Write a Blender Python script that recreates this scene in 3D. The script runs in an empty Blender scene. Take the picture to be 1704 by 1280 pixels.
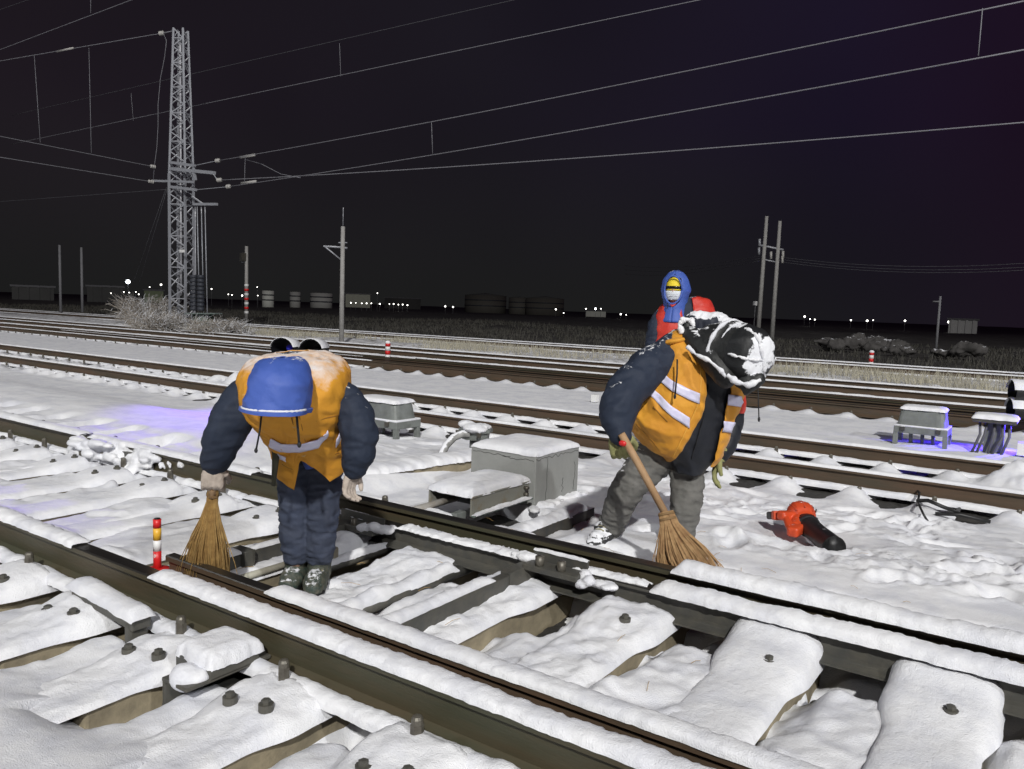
import bpy, bmesh, math, random
import numpy as np
from mathutils import Vector, Matrix
random.seed(7); rng = np.random.default_rng(11)
R = math.radians
SC = bpy.context.scene
COL = SC.collection

# ------------------------------------------------------------------ camera
CAM_H = 1.35; FPX = 1325.0; PW, PH = 1704.0, 1280.0
pitch, roll, yaw = R(5.5), R(2.0), R(34.5)
FW = Vector((-math.sin(yaw)*math.cos(pitch), math.cos(yaw)*math.cos(pitch), -math.sin(pitch)))
_r0 = Vector((math.cos(yaw), math.sin(yaw), 0)); _u0 = _r0.cross(FW)
RT = _r0*math.cos(roll) + _u0*math.sin(roll)
UP = -_r0*math.sin(roll) + _u0*math.cos(roll)
CP = Vector((0, 0, CAM_H))
cd = bpy.data.cameras.new('camera'); cam = bpy.data.objects.new('camera', cd); COL.objects.link(cam)
m = Matrix((RT, UP, -FW)).transposed().to_4x4(); m.translation = CP
cam.matrix_world = m
cd.sensor_width = 36; cd.lens = 36*FPX/PW; cd.clip_end = 3000; cd.clip_start = .05
SC.camera = cam
SC.view_settings.view_transform = 'Standard'; SC.view_settings.look = 'None'
SC.view_settings.exposure = 0; SC.view_settings.gamma = 1

# ------------------------------------------------------------------ night sky
w = bpy.data.worlds.new('World'); SC.world = w; w.use_nodes = True
nt = w.node_tree; nt.nodes.clear()
N = nt.nodes.new; L = nt.links.new
out = N('ShaderNodeOutputWorld'); bg = N('ShaderNodeBackground'); tc = N('ShaderNodeTexCoord')
sep = N('ShaderNodeSeparateXYZ'); L(tc.outputs['Generated'], sep.inputs[0])
az = N('ShaderNodeMapRange'); az.inputs[1].default_value = -1; az.inputs[2].default_value = .15
L(sep.outputs['X'], az.inputs[0])
ra = N('ShaderNodeValToRGB'); L(az.outputs[0], ra.inputs[0])
cr = ra.color_ramp; cr.elements[0].color = (.0120, .0085, .0120, 1); cr.elements[1].color = (.0128, .0042, .0118, 1)
e = cr.elements.new(.35); e.color = (.0098, .0082, .0125, 1)
e = cr.elements.new(.68); e.color = (.0088, .0060, .0152, 1)
el = N('ShaderNodeMapRange'); el.inputs[1].default_value = 0; el.inputs[2].default_value = .22; el.inputs[3].default_value = 1; el.inputs[4].default_value = 0
L(sep.outputs['Z'], el.inputs[0])
azm = N('ShaderNodeMapRange'); azm.inputs[1].default_value = .1; azm.inputs[2].default_value = -.35; L(sep.outputs['X'], azm.inputs[0])
mu = N('ShaderNodeMath'); mu.operation = 'MULTIPLY'; L(el.outputs[0], mu.inputs[0]); L(azm.outputs[0], mu.inputs[1])
mx = N('ShaderNodeMix'); mx.data_type = 'RGBA'; L(mu.outputs[0], mx.inputs[0]); L(ra.outputs[0], mx.inputs[6]); mx.inputs[7].default_value = (.0105, .0106, .0106, 1)
nz = N('ShaderNodeTexNoise'); nz.inputs['Scale'].default_value = 2.2; L(tc.outputs['Generated'], nz.inputs[0])
nm = N('ShaderNodeMapRange'); nm.inputs[1].default_value = .3; nm.inputs[2].default_value = .7; nm.inputs[3].default_value = .9; nm.inputs[4].default_value = 1.3
L(nz.outputs[0], nm.inputs[0]); L(mx.outputs[2], bg.inputs[0]); L(nm.outputs[0], bg.inputs[1]); L(bg.outputs[0], out.inputs[0])

# ------------------------------------------------------------------ yard floodlights, added shadow fill, signal lamps
def spot(name, loc, target, power, color, size=60, radius=.4, blend=.3):
    ld = bpy.data.lights.new(name, 'SPOT'); o = bpy.data.objects.new(name, ld); COL.objects.link(o)
    o.location = loc; d = Vector(target)-Vector(loc)
    o.rotation_euler = d.to_track_quat('-Z', 'Y').to_euler()
    ld.energy = power; ld.color = color; ld.spot_size = R(size); ld.spot_blend = blend; ld.shadow_soft_size = radius
    return o
spot('yard_floodlight', (46, -58, 56), (-14, 14, 0), 335000, (1, .985, .95), 70, 1.3, .6)
spot('yard_floodlight_east', (84, -24, 62), (-14, 14, 0), 132000, (.97, .98, 1), 60, 1.3, .6)

spot('shadow_fill_west', (-70, -52, 48), (-8, 8, 0), 46000, (.95, .97, 1), 60, 4.0, .6)  # weak soft fill lamp added to lift the shadows, not a known yard light

# ------------------------------------------------------------------ pixel helpers (photo pixel -> world point)
def ray(px, py): return FW + RT*((px-PW/2)/FPX) - UP*((py-PH/2)/FPX)
def G(px, py, z=0.0):
    d = ray(px, py); return CP + d*((z-CAM_H)/d.z)
def AY(px, py, Y):
    d = ray(px, py); return CP + d*(Y/d.y)
def PD(px, py, dep): return CP + ray(px, py)*dep
def DD(px, py, D):
    d = ray(px, py); return CP + d*(D/math.hypot(d.x, d.y))
def pxm(dep): return dep/FPX

# ------------------------------------------------------------------ noise
def _h2(ix, iy, s):
    v = np.sin(ix*127.1+iy*311.7+s*74.7)*43758.5453; return v-np.floor(v)
def vn2(x, y, s=0):
    ix = np.floor(x); iy = np.floor(y); fx = x-ix; fy = y-iy
    fx = fx*fx*fx*(fx*(fx*6-15)+10); fy = fy*fy*fy*(fy*(fy*6-15)+10)
    a = _h2(ix, iy, s); b = _h2(ix+1, iy, s); c = _h2(ix, iy+1, s); d = _h2(ix+1, iy+1, s)
    return (a*(1-fx)+b*fx)*(1-fy)+(c*(1-fx)+d*fx)*fy
def fbm(x, y, s=0, o=4, g=.5):
    r = 0; a = 1; t = 0; c, sn = math.cos(.6), math.sin(.6)
    for i in range(o):
        r = r+a*(vn2(x, y, s+i*3.1)-.5)*2; t += a; a *= g; x, y = (x*c-y*sn)*2.03+5, (x*sn+y*c)*2.03+9
    return r/t
def _h3(ix, iy, iz, s):
    v = np.sin(ix*127.1+iy*311.7+iz*74.7+s*19.3)*43758.5453; return v-np.floor(v)
def vn3(p, s=0):
    i = np.floor(p); f = p-i; f = f*f*(3-2*f); x, y, z = i.T; fx, fy, fz = f.T; r = 0
    for dx in (0, 1):
        for dy in (0, 1):
            for dz in (0, 1):
                r = r+_h3(x+dx, y+dy, z+dz, s)*(fx if dx else 1-fx)*(fy if dy else 1-fy)*(fz if dz else 1-fz)
    return r*2-1
def fbm3(p, s=0, o=3):
    r = 0; a = 1; t = 0
    for i in range(o): r = r+a*vn3(p*(2.03**i)+i*7.7, s+i); t += a; a *= .5
    return r/t
def sst(a, b, x):
    t = np.clip((x-a)/(b-a), 0, 1); return t*t*(3-2*t)

# ------------------------------------------------------------------ materials
MATS = {}
def mat(name, col, rough=.6, col2=None, nscale=8, metal=0, bump=0, bscale=60, snow=None, snowdir=(0, 0, 1), stretch=None, emit=None, estr=0, spec=.5, snoise=14, sheen=0, obj=True, nlo=.35, nhi=.65, sharp=.12):
    if name in MATS: return MATS[name]
    m = bpy.data.materials.new(name); m.use_nodes = True; MATS[name] = m
    nt = m.node_tree; b = nt.nodes['Principled BSDF']; N = nt.nodes.new; L = nt.links.new
    b.inputs['Base Color'].default_value = (*col, 1); b.inputs['Roughness'].default_value = rough
    b.inputs['Metallic'].default_value = metal; b.inputs['Specular IOR Level'].default_value = spec
    if sheen: b.inputs['Sheen Weight'].default_value = sheen
    tc = N('ShaderNodeTexCoord'); src = tc.outputs['Object']
    mp = N('ShaderNodeMapping'); L(src, mp.inputs[0])
    if stretch: mp.inputs['Scale'].default_value = stretch
    cur = None
    if col2:
        n = N('ShaderNodeTexNoise'); n.inputs['Scale'].default_value = nscale; n.inputs['Detail'].default_value = 6; n.inputs['Roughness'].default_value = .65; L(mp.outputs[0], n.inputs[0])
        r = N('ShaderNodeMapRange'); r.inputs[1].default_value = nlo; r.inputs[2].default_value = nhi; L(n.outputs[0], r.inputs[0])
        x = N('ShaderNodeMix'); x.data_type = 'RGBA'; x.inputs[6].default_value = (*col, 1); x.inputs[7].default_value = (*col2, 1); L(r.outputs[0], x.inputs[0]); cur = x.outputs[2]
    if snow is not None:
        g = N('ShaderNodeNewGeometry'); d = N('ShaderNodeVectorMath'); d.operation = 'DOT_PRODUCT'; L(g.outputs['Normal'], d.inputs[0]); d.inputs[1].default_value = snowdir
        n = N('ShaderNodeTexNoise'); n.inputs['Scale'].default_value = snoise; n.inputs['Detail'].default_value = 5; n.inputs['Roughness'].default_value = .7; L(src, n.inputs[0])
        a = N('ShaderNodeMath'); a.operation = 'MULTIPLY_ADD'; L(n.outputs[0], a.inputs[0]); a.inputs[1].default_value = 1.6; L(d.outputs['Value'], a.inputs[2])
        r = N('ShaderNodeMapRange'); r.inputs[1].default_value = snow+.8; r.inputs[2].default_value = snow+.8+sharp; L(a.outputs[0], r.inputs[0])
        x = N('ShaderNodeMix'); x.data_type = 'RGBA'; L(r.outputs[0], x.inputs[0])
        if cur: L(cur, x.inputs[6])
        else: x.inputs[6].default_value = (*col, 1)
        x.inputs[7].default_value = (.78, .79, .82, 1); cur = x.outputs[2]
        y = N('ShaderNodeMapRange'); L(r.outputs[0], y.inputs[0]); y.inputs[3].default_value = rough; y.inputs[4].default_value = .85; L(y.outputs[0], b.inputs['Roughness'])
        if metal:
            y2 = N('ShaderNodeMapRange'); L(r.outputs[0], y2.inputs[0]); y2.inputs[3].default_value = metal; y2.inputs[4].default_value = 0; L(y2.outputs[0], b.inputs['Metallic'])
    if cur: L(cur, b.inputs['Base Color'])
    if bump:
        n = N('ShaderNodeTexNoise'); n.inputs['Scale'].default_value = bscale; n.inputs['Detail'].default_value = 5; n.inputs['Roughness'].default_value = .65; L(mp.outputs[0], n.inputs[0])
        bp = N('ShaderNodeBump'); bp.inputs['Strength'].default_value = 1; bp.inputs['Distance'].default_value = bump; L(n.outputs[0], bp.inputs['Height']); L(bp.outputs[0], b.inputs['Normal'])
    if emit:
        b.inputs['Emission Color'].default_value = (*emit, 1); b.inputs['Emission Strength'].default_value = estr
    return m
def snow_mat(name, grain, mid):
    m = mat(name, (.70, .71, .755), .75, (.82, .825, .845), 4.5, spec=.25, nlo=.38, nhi=.56)
    nt = m.node_tree; N = nt.nodes.new; L = nt.links.new; b = nt.nodes['Principled BSDF']
    tc = N('ShaderNodeTexCoord')
    n1 = N('ShaderNodeTexNoise'); n1.inputs['Scale'].default_value = 220; n1.inputs['Detail'].default_value = 3; L(tc.outputs['Object'], n1.inputs[0])
    n2 = N('ShaderNodeTexNoise'); n2.inputs['Scale'].default_value = 26; n2.inputs['Detail'].default_value = 7; n2.inputs['Roughness'].default_value = .62; L(tc.outputs['Object'], n2.inputs[0])
    b1 = N('ShaderNodeBump'); b1.inputs['Distance'].default_value = grain; L(n1.outputs[0], b1.inputs['Height'])
    b2 = N('ShaderNodeBump'); b2.inputs['Distance'].default_value = mid; L(n2.outputs[0], b2.inputs['Height']); L(b1.outputs[0], b2.inputs['Normal']); L(b2.outputs[0], b.inputs['Normal'])
    return m
SNOW = snow_mat('snow', .0025, .008)
SNOWC = snow_mat('snow_smooth', .0028, .0050)
CONC = mat('sleeper_concrete', (.30, .255, .17), .85, (.20, .17, .115), 9, bump=.003, bscale=40)
RUST = mat('rail_steel_brown', (.088, .066, .038), .5, (.060, .060, .036), 3, bump=.0012, bscale=45, stretch=(.35, 1.5, 2.5), metal=.15)
RUSTL = mat('rail_rust_light', (.098, .060, .036), .6, (.062, .048, .030), 4, bump=.002, bscale=30, stretch=(.35, 1.5, 2.5))
RTOP = mat('rail_running_steel', (.030, .028, .026), .35, (.05, .045, .038), 5, metal=.5, stretch=(.2, 2, 1))
IRON = mat('dark_iron', (.045, .046, .043), .6, (.075, .065, .05), 12, bump=.002, bscale=50, snow=.72, snoise=20)
IRONB = mat('bare_iron', (.06, .06, .055), .5, (.09, .085, .07), 14, bump=.0015, bscale=50)
BOLT = mat('bolt_steel', (.16, .15, .125), .45, (.09, .08, .065), 20, metal=.4)
BALL = mat('ballast_dark', (.022, .021, .020), .8, (.05, .047, .042), 22, bump=.02, bscale=16)
BOXM = mat('grey_box_concrete', (.31, .315, .30), .8, (.265, .272, .26), 5, bump=.0015, bscale=70)
STEELP = mat('painted_grey_steel', (.20, .215, .205), .55, (.13, .14, .13), 7, bump=.001, bscale=50)
GREENST = mat('green_grey_steel', (.10, .135, .12), .6, (.16, .19, .18), 9, snow=.45)
GALV = mat('galvanised_steel', (.40, .41, .44), .5, (.26, .27, .30), 6, metal=.3, snow=.62, snoise=6)
POLEM = mat('concrete_pole', (.34, .335, .32), .8, (.26, .25, .24), 6)
WIRE = mat('wire_frosted', (.19, .19, .21), .6, spec=.3)
WIRED = mat('wire_dim', (.07, .07, .08), .6)
CERAM = mat('insulator_ceramic', (.40, .39, .37), .35)
NAVY = mat('navy_padded_nylon', (.019, .027, .047), .7, (.026, .034, .055), 14, spec=.25, bump=.002, bscale=55, snow=.95, snoise=32, sharp=.12)
NAVYS = mat('black_snowy_nylon', (.007, .009, .015), .55, (.012, .014, .020), 10, bump=.002, bscale=60, snow=.76, snoise=30)
JEAN = mat('dark_denim', (.036, .047, .080), .85, (.052, .063, .096), 16, bump=.0015, bscale=160, snow=.70, snoise=22)
GREYP = mat('grey_trousers', (.12, .118, .108), .9, (.155, .150, .14), 14, bump=.0015, bscale=140, snow=.85, snoise=26)
BOOT = mat('snowy_boot_leather', (.025, .045, .036), .6, (.10, .095, .07), 35, bump=.006, bscale=55, snow=.78, snoise=40, sharp=.2)
VEST = mat('orange_yellow_vest', (.66, .305, .022), .72, (.60, .255, .020), 6, bump=.0015, bscale=70, sheen=.1)
VESTS = mat('orange_vest_frosted', (.66, .305, .022), .72, (.60, .265, .022), 6, bump=.0015, bscale=70, snow=.50, snoise=9, sharp=.8)
REFL = mat('reflective_strip', (.62, .60, .80), .35, (.70, .69, .84), 30)
REDV = mat('red_vest', (.62, .045, .025), .5, (.5, .03, .02), 8, bump=.001, bscale=60)
BLUEH = mat('blue_hood_nylon', (.045, .098, .38), .6, (.060, .115, .42), 9, bump=.0015, bscale=60, snow=1.02, snoise=22)
GLOVEW = mat('knit_glove_beige', (.50, .43, .37), .9, (.40, .34, .29), 40, bump=.002, bscale=220)
GLOVEO = mat('knit_glove_olive', (.30, .30, .13), .9, (.24, .24, .10), 40, bump=.002, bscale=220)
SKIN = mat('skin', (.45, .27, .19), .55)
CORD = mat('black_cord', (.01, .01, .012), .7)
STRAW = mat('broom_straw', (.50, .33, .12), .8, (.32, .19, .065), 30)
STRAWD = mat('broom_straw_brown', (.24, .13, .055), .85, (.38, .24, .11), 30)
WOOD = mat('broom_wood', (.42, .27, .15), .7, (.34, .20, .10), 12)
ORNG = mat('blower_orange_plastic', (.62, .075, .022), .4, (.55, .065, .02), 5, snow=1.12, snoise=26)
BLKP = mat('black_plastic', (.012, .012, .013), .45, (.02, .02, .02), 8, snow=1.18, snoise=20)
BLACK = mat('black_paint', (.008, .008, .009), .5)
REDP = mat('red_paint', (.62, .02, .02), .4); YELP = mat('yellow_paint', (.75, .42, .04), .4); WHTP = mat('white_paint', (.75, .75, .74), .5)
YELF = mat('yellow_fabric', (.78, .60, .03), .7); MASKM = mat('face_mask_white', (.72, .76, .80), .8)
TWIG = mat('frosted_twig', (.40, .38, .36), .9, (.22, .18, .13), 3, snow=.3, snoise=3)
GRASS = mat('dry_grass', (.46, .43, .32), .9, (.34, .32, .27), 1.5)
BRUSH = mat('dark_field_brush', (.035, .032, .024), .9, (.075, .072, .064), .8)
TANK = mat('tank_wall_dull', (.13, .125, .11), .8, (.08, .075, .065), .06)
FARB = mat('far_building_wall', (.09, .09, .088), .9, (.06, .06, .06), .1)

# ------------------------------------------------------------------ object helpers
def link(o, parent=None):
    COL.objects.link(o)
    if parent is not None: o.parent = parent
    return o
def props(o, label=None, cat=None, group=None, kind=None):
    if label: o['label'] = label
    if cat: o['category'] = cat
    if group: o['group'] = group
    if kind: o['kind'] = kind
    return o
def thing(name, label, cat, loc=(0, 0, 0), group=None):
    o = bpy.data.objects.new(name, None); COL.objects.link(o); o.location = loc; o.empty_display_size = .2
    bpy.context.view_layer.update() if False else None
    return props(o, label, cat, group)
def fix(o, parent):      # keep world placement of a child built in world coordinates
    o.parent = parent
    if parent is not None: o.matrix_parent_inverse = Matrix.Translation(-wloc(parent))
    return o
def wloc(p):
    v = Vector(p.location)
    return v
def mk(name, V, F, m, parent=None, smooth=True, mats=None, fm=None):
    me = bpy.data.meshes.new(name); me.from_pydata([tuple(v) for v in V], [], F); me.update()
    return mko(name, me, m, parent, smooth, mats, fm)
def mko(name, me, m, parent=None, smooth=True, mats=None, fm=None):
    if mats:
        for q in mats: me.materials.append(q)
        if fm is not None: me.polygons.foreach_set('material_index', np.array(fm, dtype=np.int32))
    elif m is not None and len(me.materials) == 0: me.materials.append(m)
    if smooth: me.polygons.foreach_set('use_smooth', np.ones(len(me.polygons), dtype=bool))
    o = bpy.data.objects.new(name, me); COL.objects.link(o)
    if parent is not None: fix(o, parent)
    return o
def grid_faces(nr, nc, close=False, off=0):
    F = []
    for i in range(nr-1):
        for j in range(nc if close else nc-1):
            k = (j+1) % nc
            F.append((off+i*nc+j, off+i*nc+k, off+(i+1)*nc+k, off+(i+1)*nc+j))
    return F
def big_grid(name, X, Y, Z, m, parent=None, mats=None, fm=None):
    nr, nc = X.shape; V = np.stack([X, Y, Z], -1).reshape(-1, 3)
    i, j = np.meshgrid(np.arange(nr-1), np.arange(nc-1), indexing='ij'); a = (i*nc+j).ravel()
    F = np.stack([a, a+1, a+nc+1, a+nc], 1)
    me = bpy.data.meshes.new(name); me.vertices.add(len(V)); me.vertices.foreach_set('co', V.ravel().astype(np.float32))
    me.loops.add(F.size); me.loops.foreach_set('vertex_index', F.ravel().astype(np.int32))
    me.polygons.add(len(F)); me.polygons.foreach_set('loop_start', np.arange(0, F.size, 4, dtype=np.int32)); me.update(calc_edges=True)
    return mko(name, me, m, parent, True, mats, fm)
class Acc:
    def __init__(s): s.V = []; s.F = []; s.M = []
    def add(s, V, F, mi=0):
        o = len(s.V); s.V += [tuple(v) for v in V]; s.F += [tuple(i+o for i in f) for f in F]; s.M += [mi]*len(F); return s
    def box(s, c, d, rz=0, mi=0, rot=None, bev=0):
        hx, hy, hz = d[0]/2, d[1]/2, d[2]/2
        if bev:
            bm = bmesh.new(); bmesh.ops.create_cube(bm, size=1)
            for v in bm.verts: v.co = Vector((v.co.x*d[0], v.co.y*d[1], v.co.z*d[2]))
            bmesh.ops.bevel(bm, geom=list(bm.edges), offset=bev, segments=2, affect='EDGES', profile=.5)
            V = [v.co.copy() for v in bm.verts]; F = [tuple(v.index for v in f.verts) for f in bm.faces]; bm.free()
        else:
            V = [Vector((x, y, z)) for x in (-hx, hx) for y in (-hy, hy) for z in (-hz, hz)]
            F = [(0, 1, 3, 2), (4, 6, 7, 5), (0, 4, 5, 1), (2, 3, 7, 6), (0, 2, 6, 4), (1, 5, 7, 3)]
        Mr = rot if rot is not None else Matrix.Rotation(rz, 3, 'Z')
        return s.add([Mr @ v+Vector(c) for v in V], F, mi)
    def tube(s, P, r, n=8, mi=0, cap=True, flat=None):
        P = [Vector(p) for p in P]; rr = r if isinstance(r, (list, tuple)) else [r]*len(P)
        V = []; prev = None
        for i, p in enumerate(P):
            t = (P[min(i+1, len(P)-1)]-P[max(i-1, 0)]).normalized()
            if prev is None:
                a = t.cross(Vector((0, 0, 1)));
                if a.length < .1: a = t.cross(Vector((1, 0, 0)))
                a.normalize()
            else:
                a = prev-t*prev.dot(t); a.normalize()
            prev = a; b = t.cross(a)
            for k in range(n):
                q = 2*math.pi*k/n; V.append(p+(a*math.cos(q)+b*math.sin(q))*rr[i])
        F = grid_faces(len(P), n, True)
        if cap: F += [tuple(range(n-1, -1, -1)), tuple((len(P)-1)*n+k for k in range(n))]
        return s.add(V, F, mi)
    def ell(s, c, d, n=12, mi=0, rot=None):
        V = []; nr = n//2+1
        for i in range(nr):
            a = math.pi*i/(nr-1)
            for k in range(n):
                q = 2*math.pi*k/n
                v = Vector((d[0]*math.sin(a)*math.cos(q), d[1]*math.sin(a)*math.sin(q), d[2]*math.cos(a)))
                if rot is not None: v = rot @ v
                V.append(v+Vector(c))
        return s.add(V, [tuple(reversed(f)) for f in grid_faces(nr, n, True)], mi)
    def obj(s, name, m, parent=None, smooth=True, mats=None):
        return mk(name, s.V, s.F, m, parent, smooth, mats, s.M if mats else None)
def boxo(name, c, d, m, parent=None, rz=0, bev=.004, rot=None, smooth=False):
    return Acc().box(c, d, rz, rot=rot, bev=bev).obj(name, m, parent, smooth)
def tubeo(name, P, r, m, parent=None, n=8): return Acc().tube(P, r, n).obj(name, m, parent)

def remesh(acc, voxel=.01, smooth=4, disp=None):
    me = bpy.data.meshes.new('tmp'); me.from_pydata(acc.V, [], acc.F)
    bm = bmesh.new(); bm.from_mesh(me); bmesh.ops.remove_doubles(bm, verts=bm.verts, dist=1e-5); bmesh.ops.recalc_face_normals(bm, faces=bm.faces); bm.to_mesh(me); bm.free()
    o = bpy.data.objects.new('tmp', me); COL.objects.link(o)
    md = o.modifiers.new('r', 'REMESH'); md.mode = 'VOXEL'; md.voxel_size = voxel
    if smooth: ms = o.modifiers.new('s', 'SMOOTH'); ms.factor = .5; ms.iterations = smooth
    dg = bpy.context.evaluated_depsgraph_get(); r = bpy.data.meshes.new_from_object(o.evaluated_get(dg))
    bpy.data.objects.remove(o); bpy.data.meshes.remove(me)
    if disp: displace(r, disp)
    return r
def displace(r, disp):
    n = len(r.vertices); co = np.empty(n*3, np.float32); r.vertices.foreach_get('co', co); co = co.reshape(-1, 3).astype(float)
    no = np.empty(n*3, np.float32); r.vertex_normals.foreach_get('vector', no); no = no.reshape(-1, 3)
    co = co+no*disp(co)[:, None]; r.vertices.foreach_set('co', co.ravel().astype(np.float32)); r.update()
def wrinkle(amp, sc, dirn=(0, 0, 1), stretch=2.2, fold=1.0, s=0):
    d = np.array(dirn, float); d /= np.linalg.norm(d)
    def f(p):
        q = p+0; al = q@d; q = q+np.outer(al*(stretch-1), d)      # squeeze along dirn -> folds run across dirn
        n = vn3(q*sc+vn3(p*sc*.5, s+9)[:, None]*.6, s); rid = 1-np.abs(n)*2
        n2 = 1-np.abs(vn3(q*sc*2.1+vn3(p*sc, s+11)[:, None]*.5, s+3))*2
        return amp*(rid*.65*fold+n2*.32+vn3(p*sc*.35, s+5)*.6+.18*vn3(p*sc*5, s+6))
    return f

# ------------------------------------------------------------------ snow terrain
PITCH = .605; SX0 = -.245
SLEEP = [SX0+PITCH*2-PITCH*k for k in range(0, 42)]
YB, YB2, YA2, YA = 1.835, 2.02, 3.21, 3.345
T2 = (7.43, 8.93)
T3 = (13.25, 14.75); T3b = (14.05,); T4 = (16.7, 18.2); T5 = (24.9, 26.4)
def base_h(x, y):
    far = .03-.17*sst(4.2, 6.8, y)
    return far
foot = [(rng.uniform(-3.2, 1.2), rng.uniform(4.4, 6.7), rng.uniform(0, 3.1), rng.uniform(.7, 1.2)) for _ in range(120)]
foot += [(rng.uniform(-6.2, -3.6), rng.uniform(4.7, 6.6), rng.uniform(0, 3.1), rng.uniform(.6, 1.1)) for _ in range(26)]
def _pit(*q):
    P = [G(a, b, -.12) for a, b in q]; X_ = [p.x for p in P]; Y_ = [p.y for p in P]
    return ((min(X_)+max(X_))/2, (min(Y_)+max(Y_))/2, (max(X_)-min(X_))/2, (max(Y_)-min(Y_))/2)
pits = [(-2.99, 4.12, .36, .60)]
keep = [(-2.9, 4.95, .75, .55)]
def H(x, y):
    x = np.asarray(x, float); y = np.asarray(y, float)
    z = base_h(x, y)
    far = sst(9, 14, y)
    z = z+.016*fbm(x*.9, y*1.6, 1, 4)*(1-far*.3)+.004*fbm(x*1.2, y*7, 88, 3)*(1-far)+.003*fbm(x*9, y*9, 2, 3)
    # trampled area right of the boxes
    tr = sst(-4.2, -2.2, x+.35*fbm(x, y, 5))*sst(4.1, 4.7, y)*(1-sst(6.5, 7.0, y))
    tr = tr+sst(4.6, 5.2, y)*(1-sst(6.3, 6.8, y))*sst(-7.2, -6.2, x)*(1-sst(-4.2, -2.2, x))*.8
    wx = x+.12*fbm(x*3, y*3, 85, 2); wy = y+.12*fbm(x*3, y*3, 86, 2); cr = np.abs(fbm(wx*5.5, wy*6.5, 8, 4)); rg = 1-np.abs(fbm(wx*11, wy*13, 87, 3))*2.2; pm_ = sst(-.15, .35, fbm(x*1.3+4, y*1.7, 89, 3)); lump = (.040*(cr-.2)+.012*sst(.35, .95, rg)+.010*fbm(x*21, y*21, 4, 3))*(.25+.75*pm_)+.034*fbm(x*1.7, y*2.6, 61, 3)
    z = z+tr*lump
    for fx, fy, fa, fs in foot:
        dx = x-fx; dy = y-fy; u = (dx*math.cos(fa)+dy*math.sin(fa))/(.145*fs); v = (-dx*math.sin(fa)+dy*math.cos(fa))/(.065*fs)
        r = u*u+v*v
        z = z-.030*np.exp(-r**2*.8)+.009*np.exp(-(r-2.2)**2*1.5)
    kx = np.maximum(np.abs(x+3.3)/.9, np.abs(y-4.7)/.75); kk_ = 1-sst(.85, 1.15, kx); z = z*(1-kk_)+(-.085+.012*fbm(x*6, y*6, 48, 3))*kk_
    kb = np.exp(-(((x+1.26)/.42)**2+((y-5.22)/.36)**2)**2); z = z*(1-kb)+(-.055+.006*fbm(x*6, y*6, 49, 3))*kb
    # near turnout bed
    inb = sst(1.06, 1.36, y)*(1-sst(3.86, 4.06, y))
    ph = ((x-SX0)/PITCH-.23) % 1.0            # 0 at a sleeper's right face
    gap = np.where(ph > .77, 0, ph/.54)
    cl = fbm(x*2.3, y*2.3, 21, 3)
    g = -.108+.100*sst(.02, .55, gap+.20*cl)+.022*cl+.055*sst(.02, .45, fbm(x*.9+3, y*2.1, 26, 3))*(1-sst(.2, .5, gap))*(ph < .77)+.022*np.abs(fbm(x*7, y*7, 22, 3))
    lft = sst(-3.0, -4.6, x)*sst(1.95, 2.2, y)
    g = g*(1-lft)+(.012-.075*(1-sst(0, .35, gap+.25*cl))*sst(-.35, .2, fbm(x*.8, y*.9, 31, 3)+.1)+.016*fbm(x*6, y*6, 33, 4))*lft
    # loose snow kicked about between rails
    g = g+sst(2.15, 2.3, y)*(1-sst(3.0, 3.1, y))*(.028*np.abs(fbm(x*5.5, y*4, 24, 4))+.022*sst(.1, .5, fbm(x*1.7, y*2.2, 25, 3))) 
    z = z*(1-inb)+g*inb
    # hollow cleared beneath and beside the rails
    ins = (np.abs(((x-SX0)/PITCH+.5) % 1-.5)*PITCH)     # distance to sleeper axis
    open_ = sst(.13, .17, ins)
    for yr, w0, w1, d in ((YB, .17, .02, .16), (YA2, .21, .03, .20)):
        k = sst(yr-w0-.03, yr-w0+.03, y+.03*fbm(x*6, y*6, 41, 3))*(1-sst(yr+w1, yr+w1+.06, y))
        z = z-d*k*open_*(1-sst(-4.6, -5.4, x)*.55)
    # between stock rail and blade
    k = sst(YA2-.05, YA2, y)*(1-sst(YA+.03, YA+.08, y)); z = z-.08*k
    for px_, py_, rx, ry in pits:
        a = np.maximum(np.abs(x-px_)/rx, np.abs(y-py_)/ry)+.12*fbm(x*8, y*8, 44, 3); z = z-.32*(1-sst(.9, 1.1, a))
    # long trench of the drive rods
    for xr, hw in ((-3.0, .13),):
        k = (1-sst(hw*.8, hw*1.15, np.abs(x-xr)+.03*fbm(x*7, y*7, 45)))*sst(2.25, 2.35, y)*(1-sst(3.3, 3.5, y)); z = z-.24*k
    k = (1-sst(.10, .15, np.abs(x+1.80)+.03*fbm(x*7, y*7, 46)))*sst(2.7, 2.9, y)*(1-sst(3.2, 3.3, y)); z = z-.16*k
    # drift against back of rail A on the left, snow level with the rail top
    k = sst(YA+.03, YA+.10, y)*(1-sst(4.6, 6.2, y))*(1-sst(-6.4, -4.9, x)); z = z+.13*k
    # foreground drift
    k = (1-sst(1.0, 1.36, y)); z = z+k*(.010+.030*fbm(x*.9, y*1.2, 51, 3)+.006*fbm(x*4, y*4, 52, 3))
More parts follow.
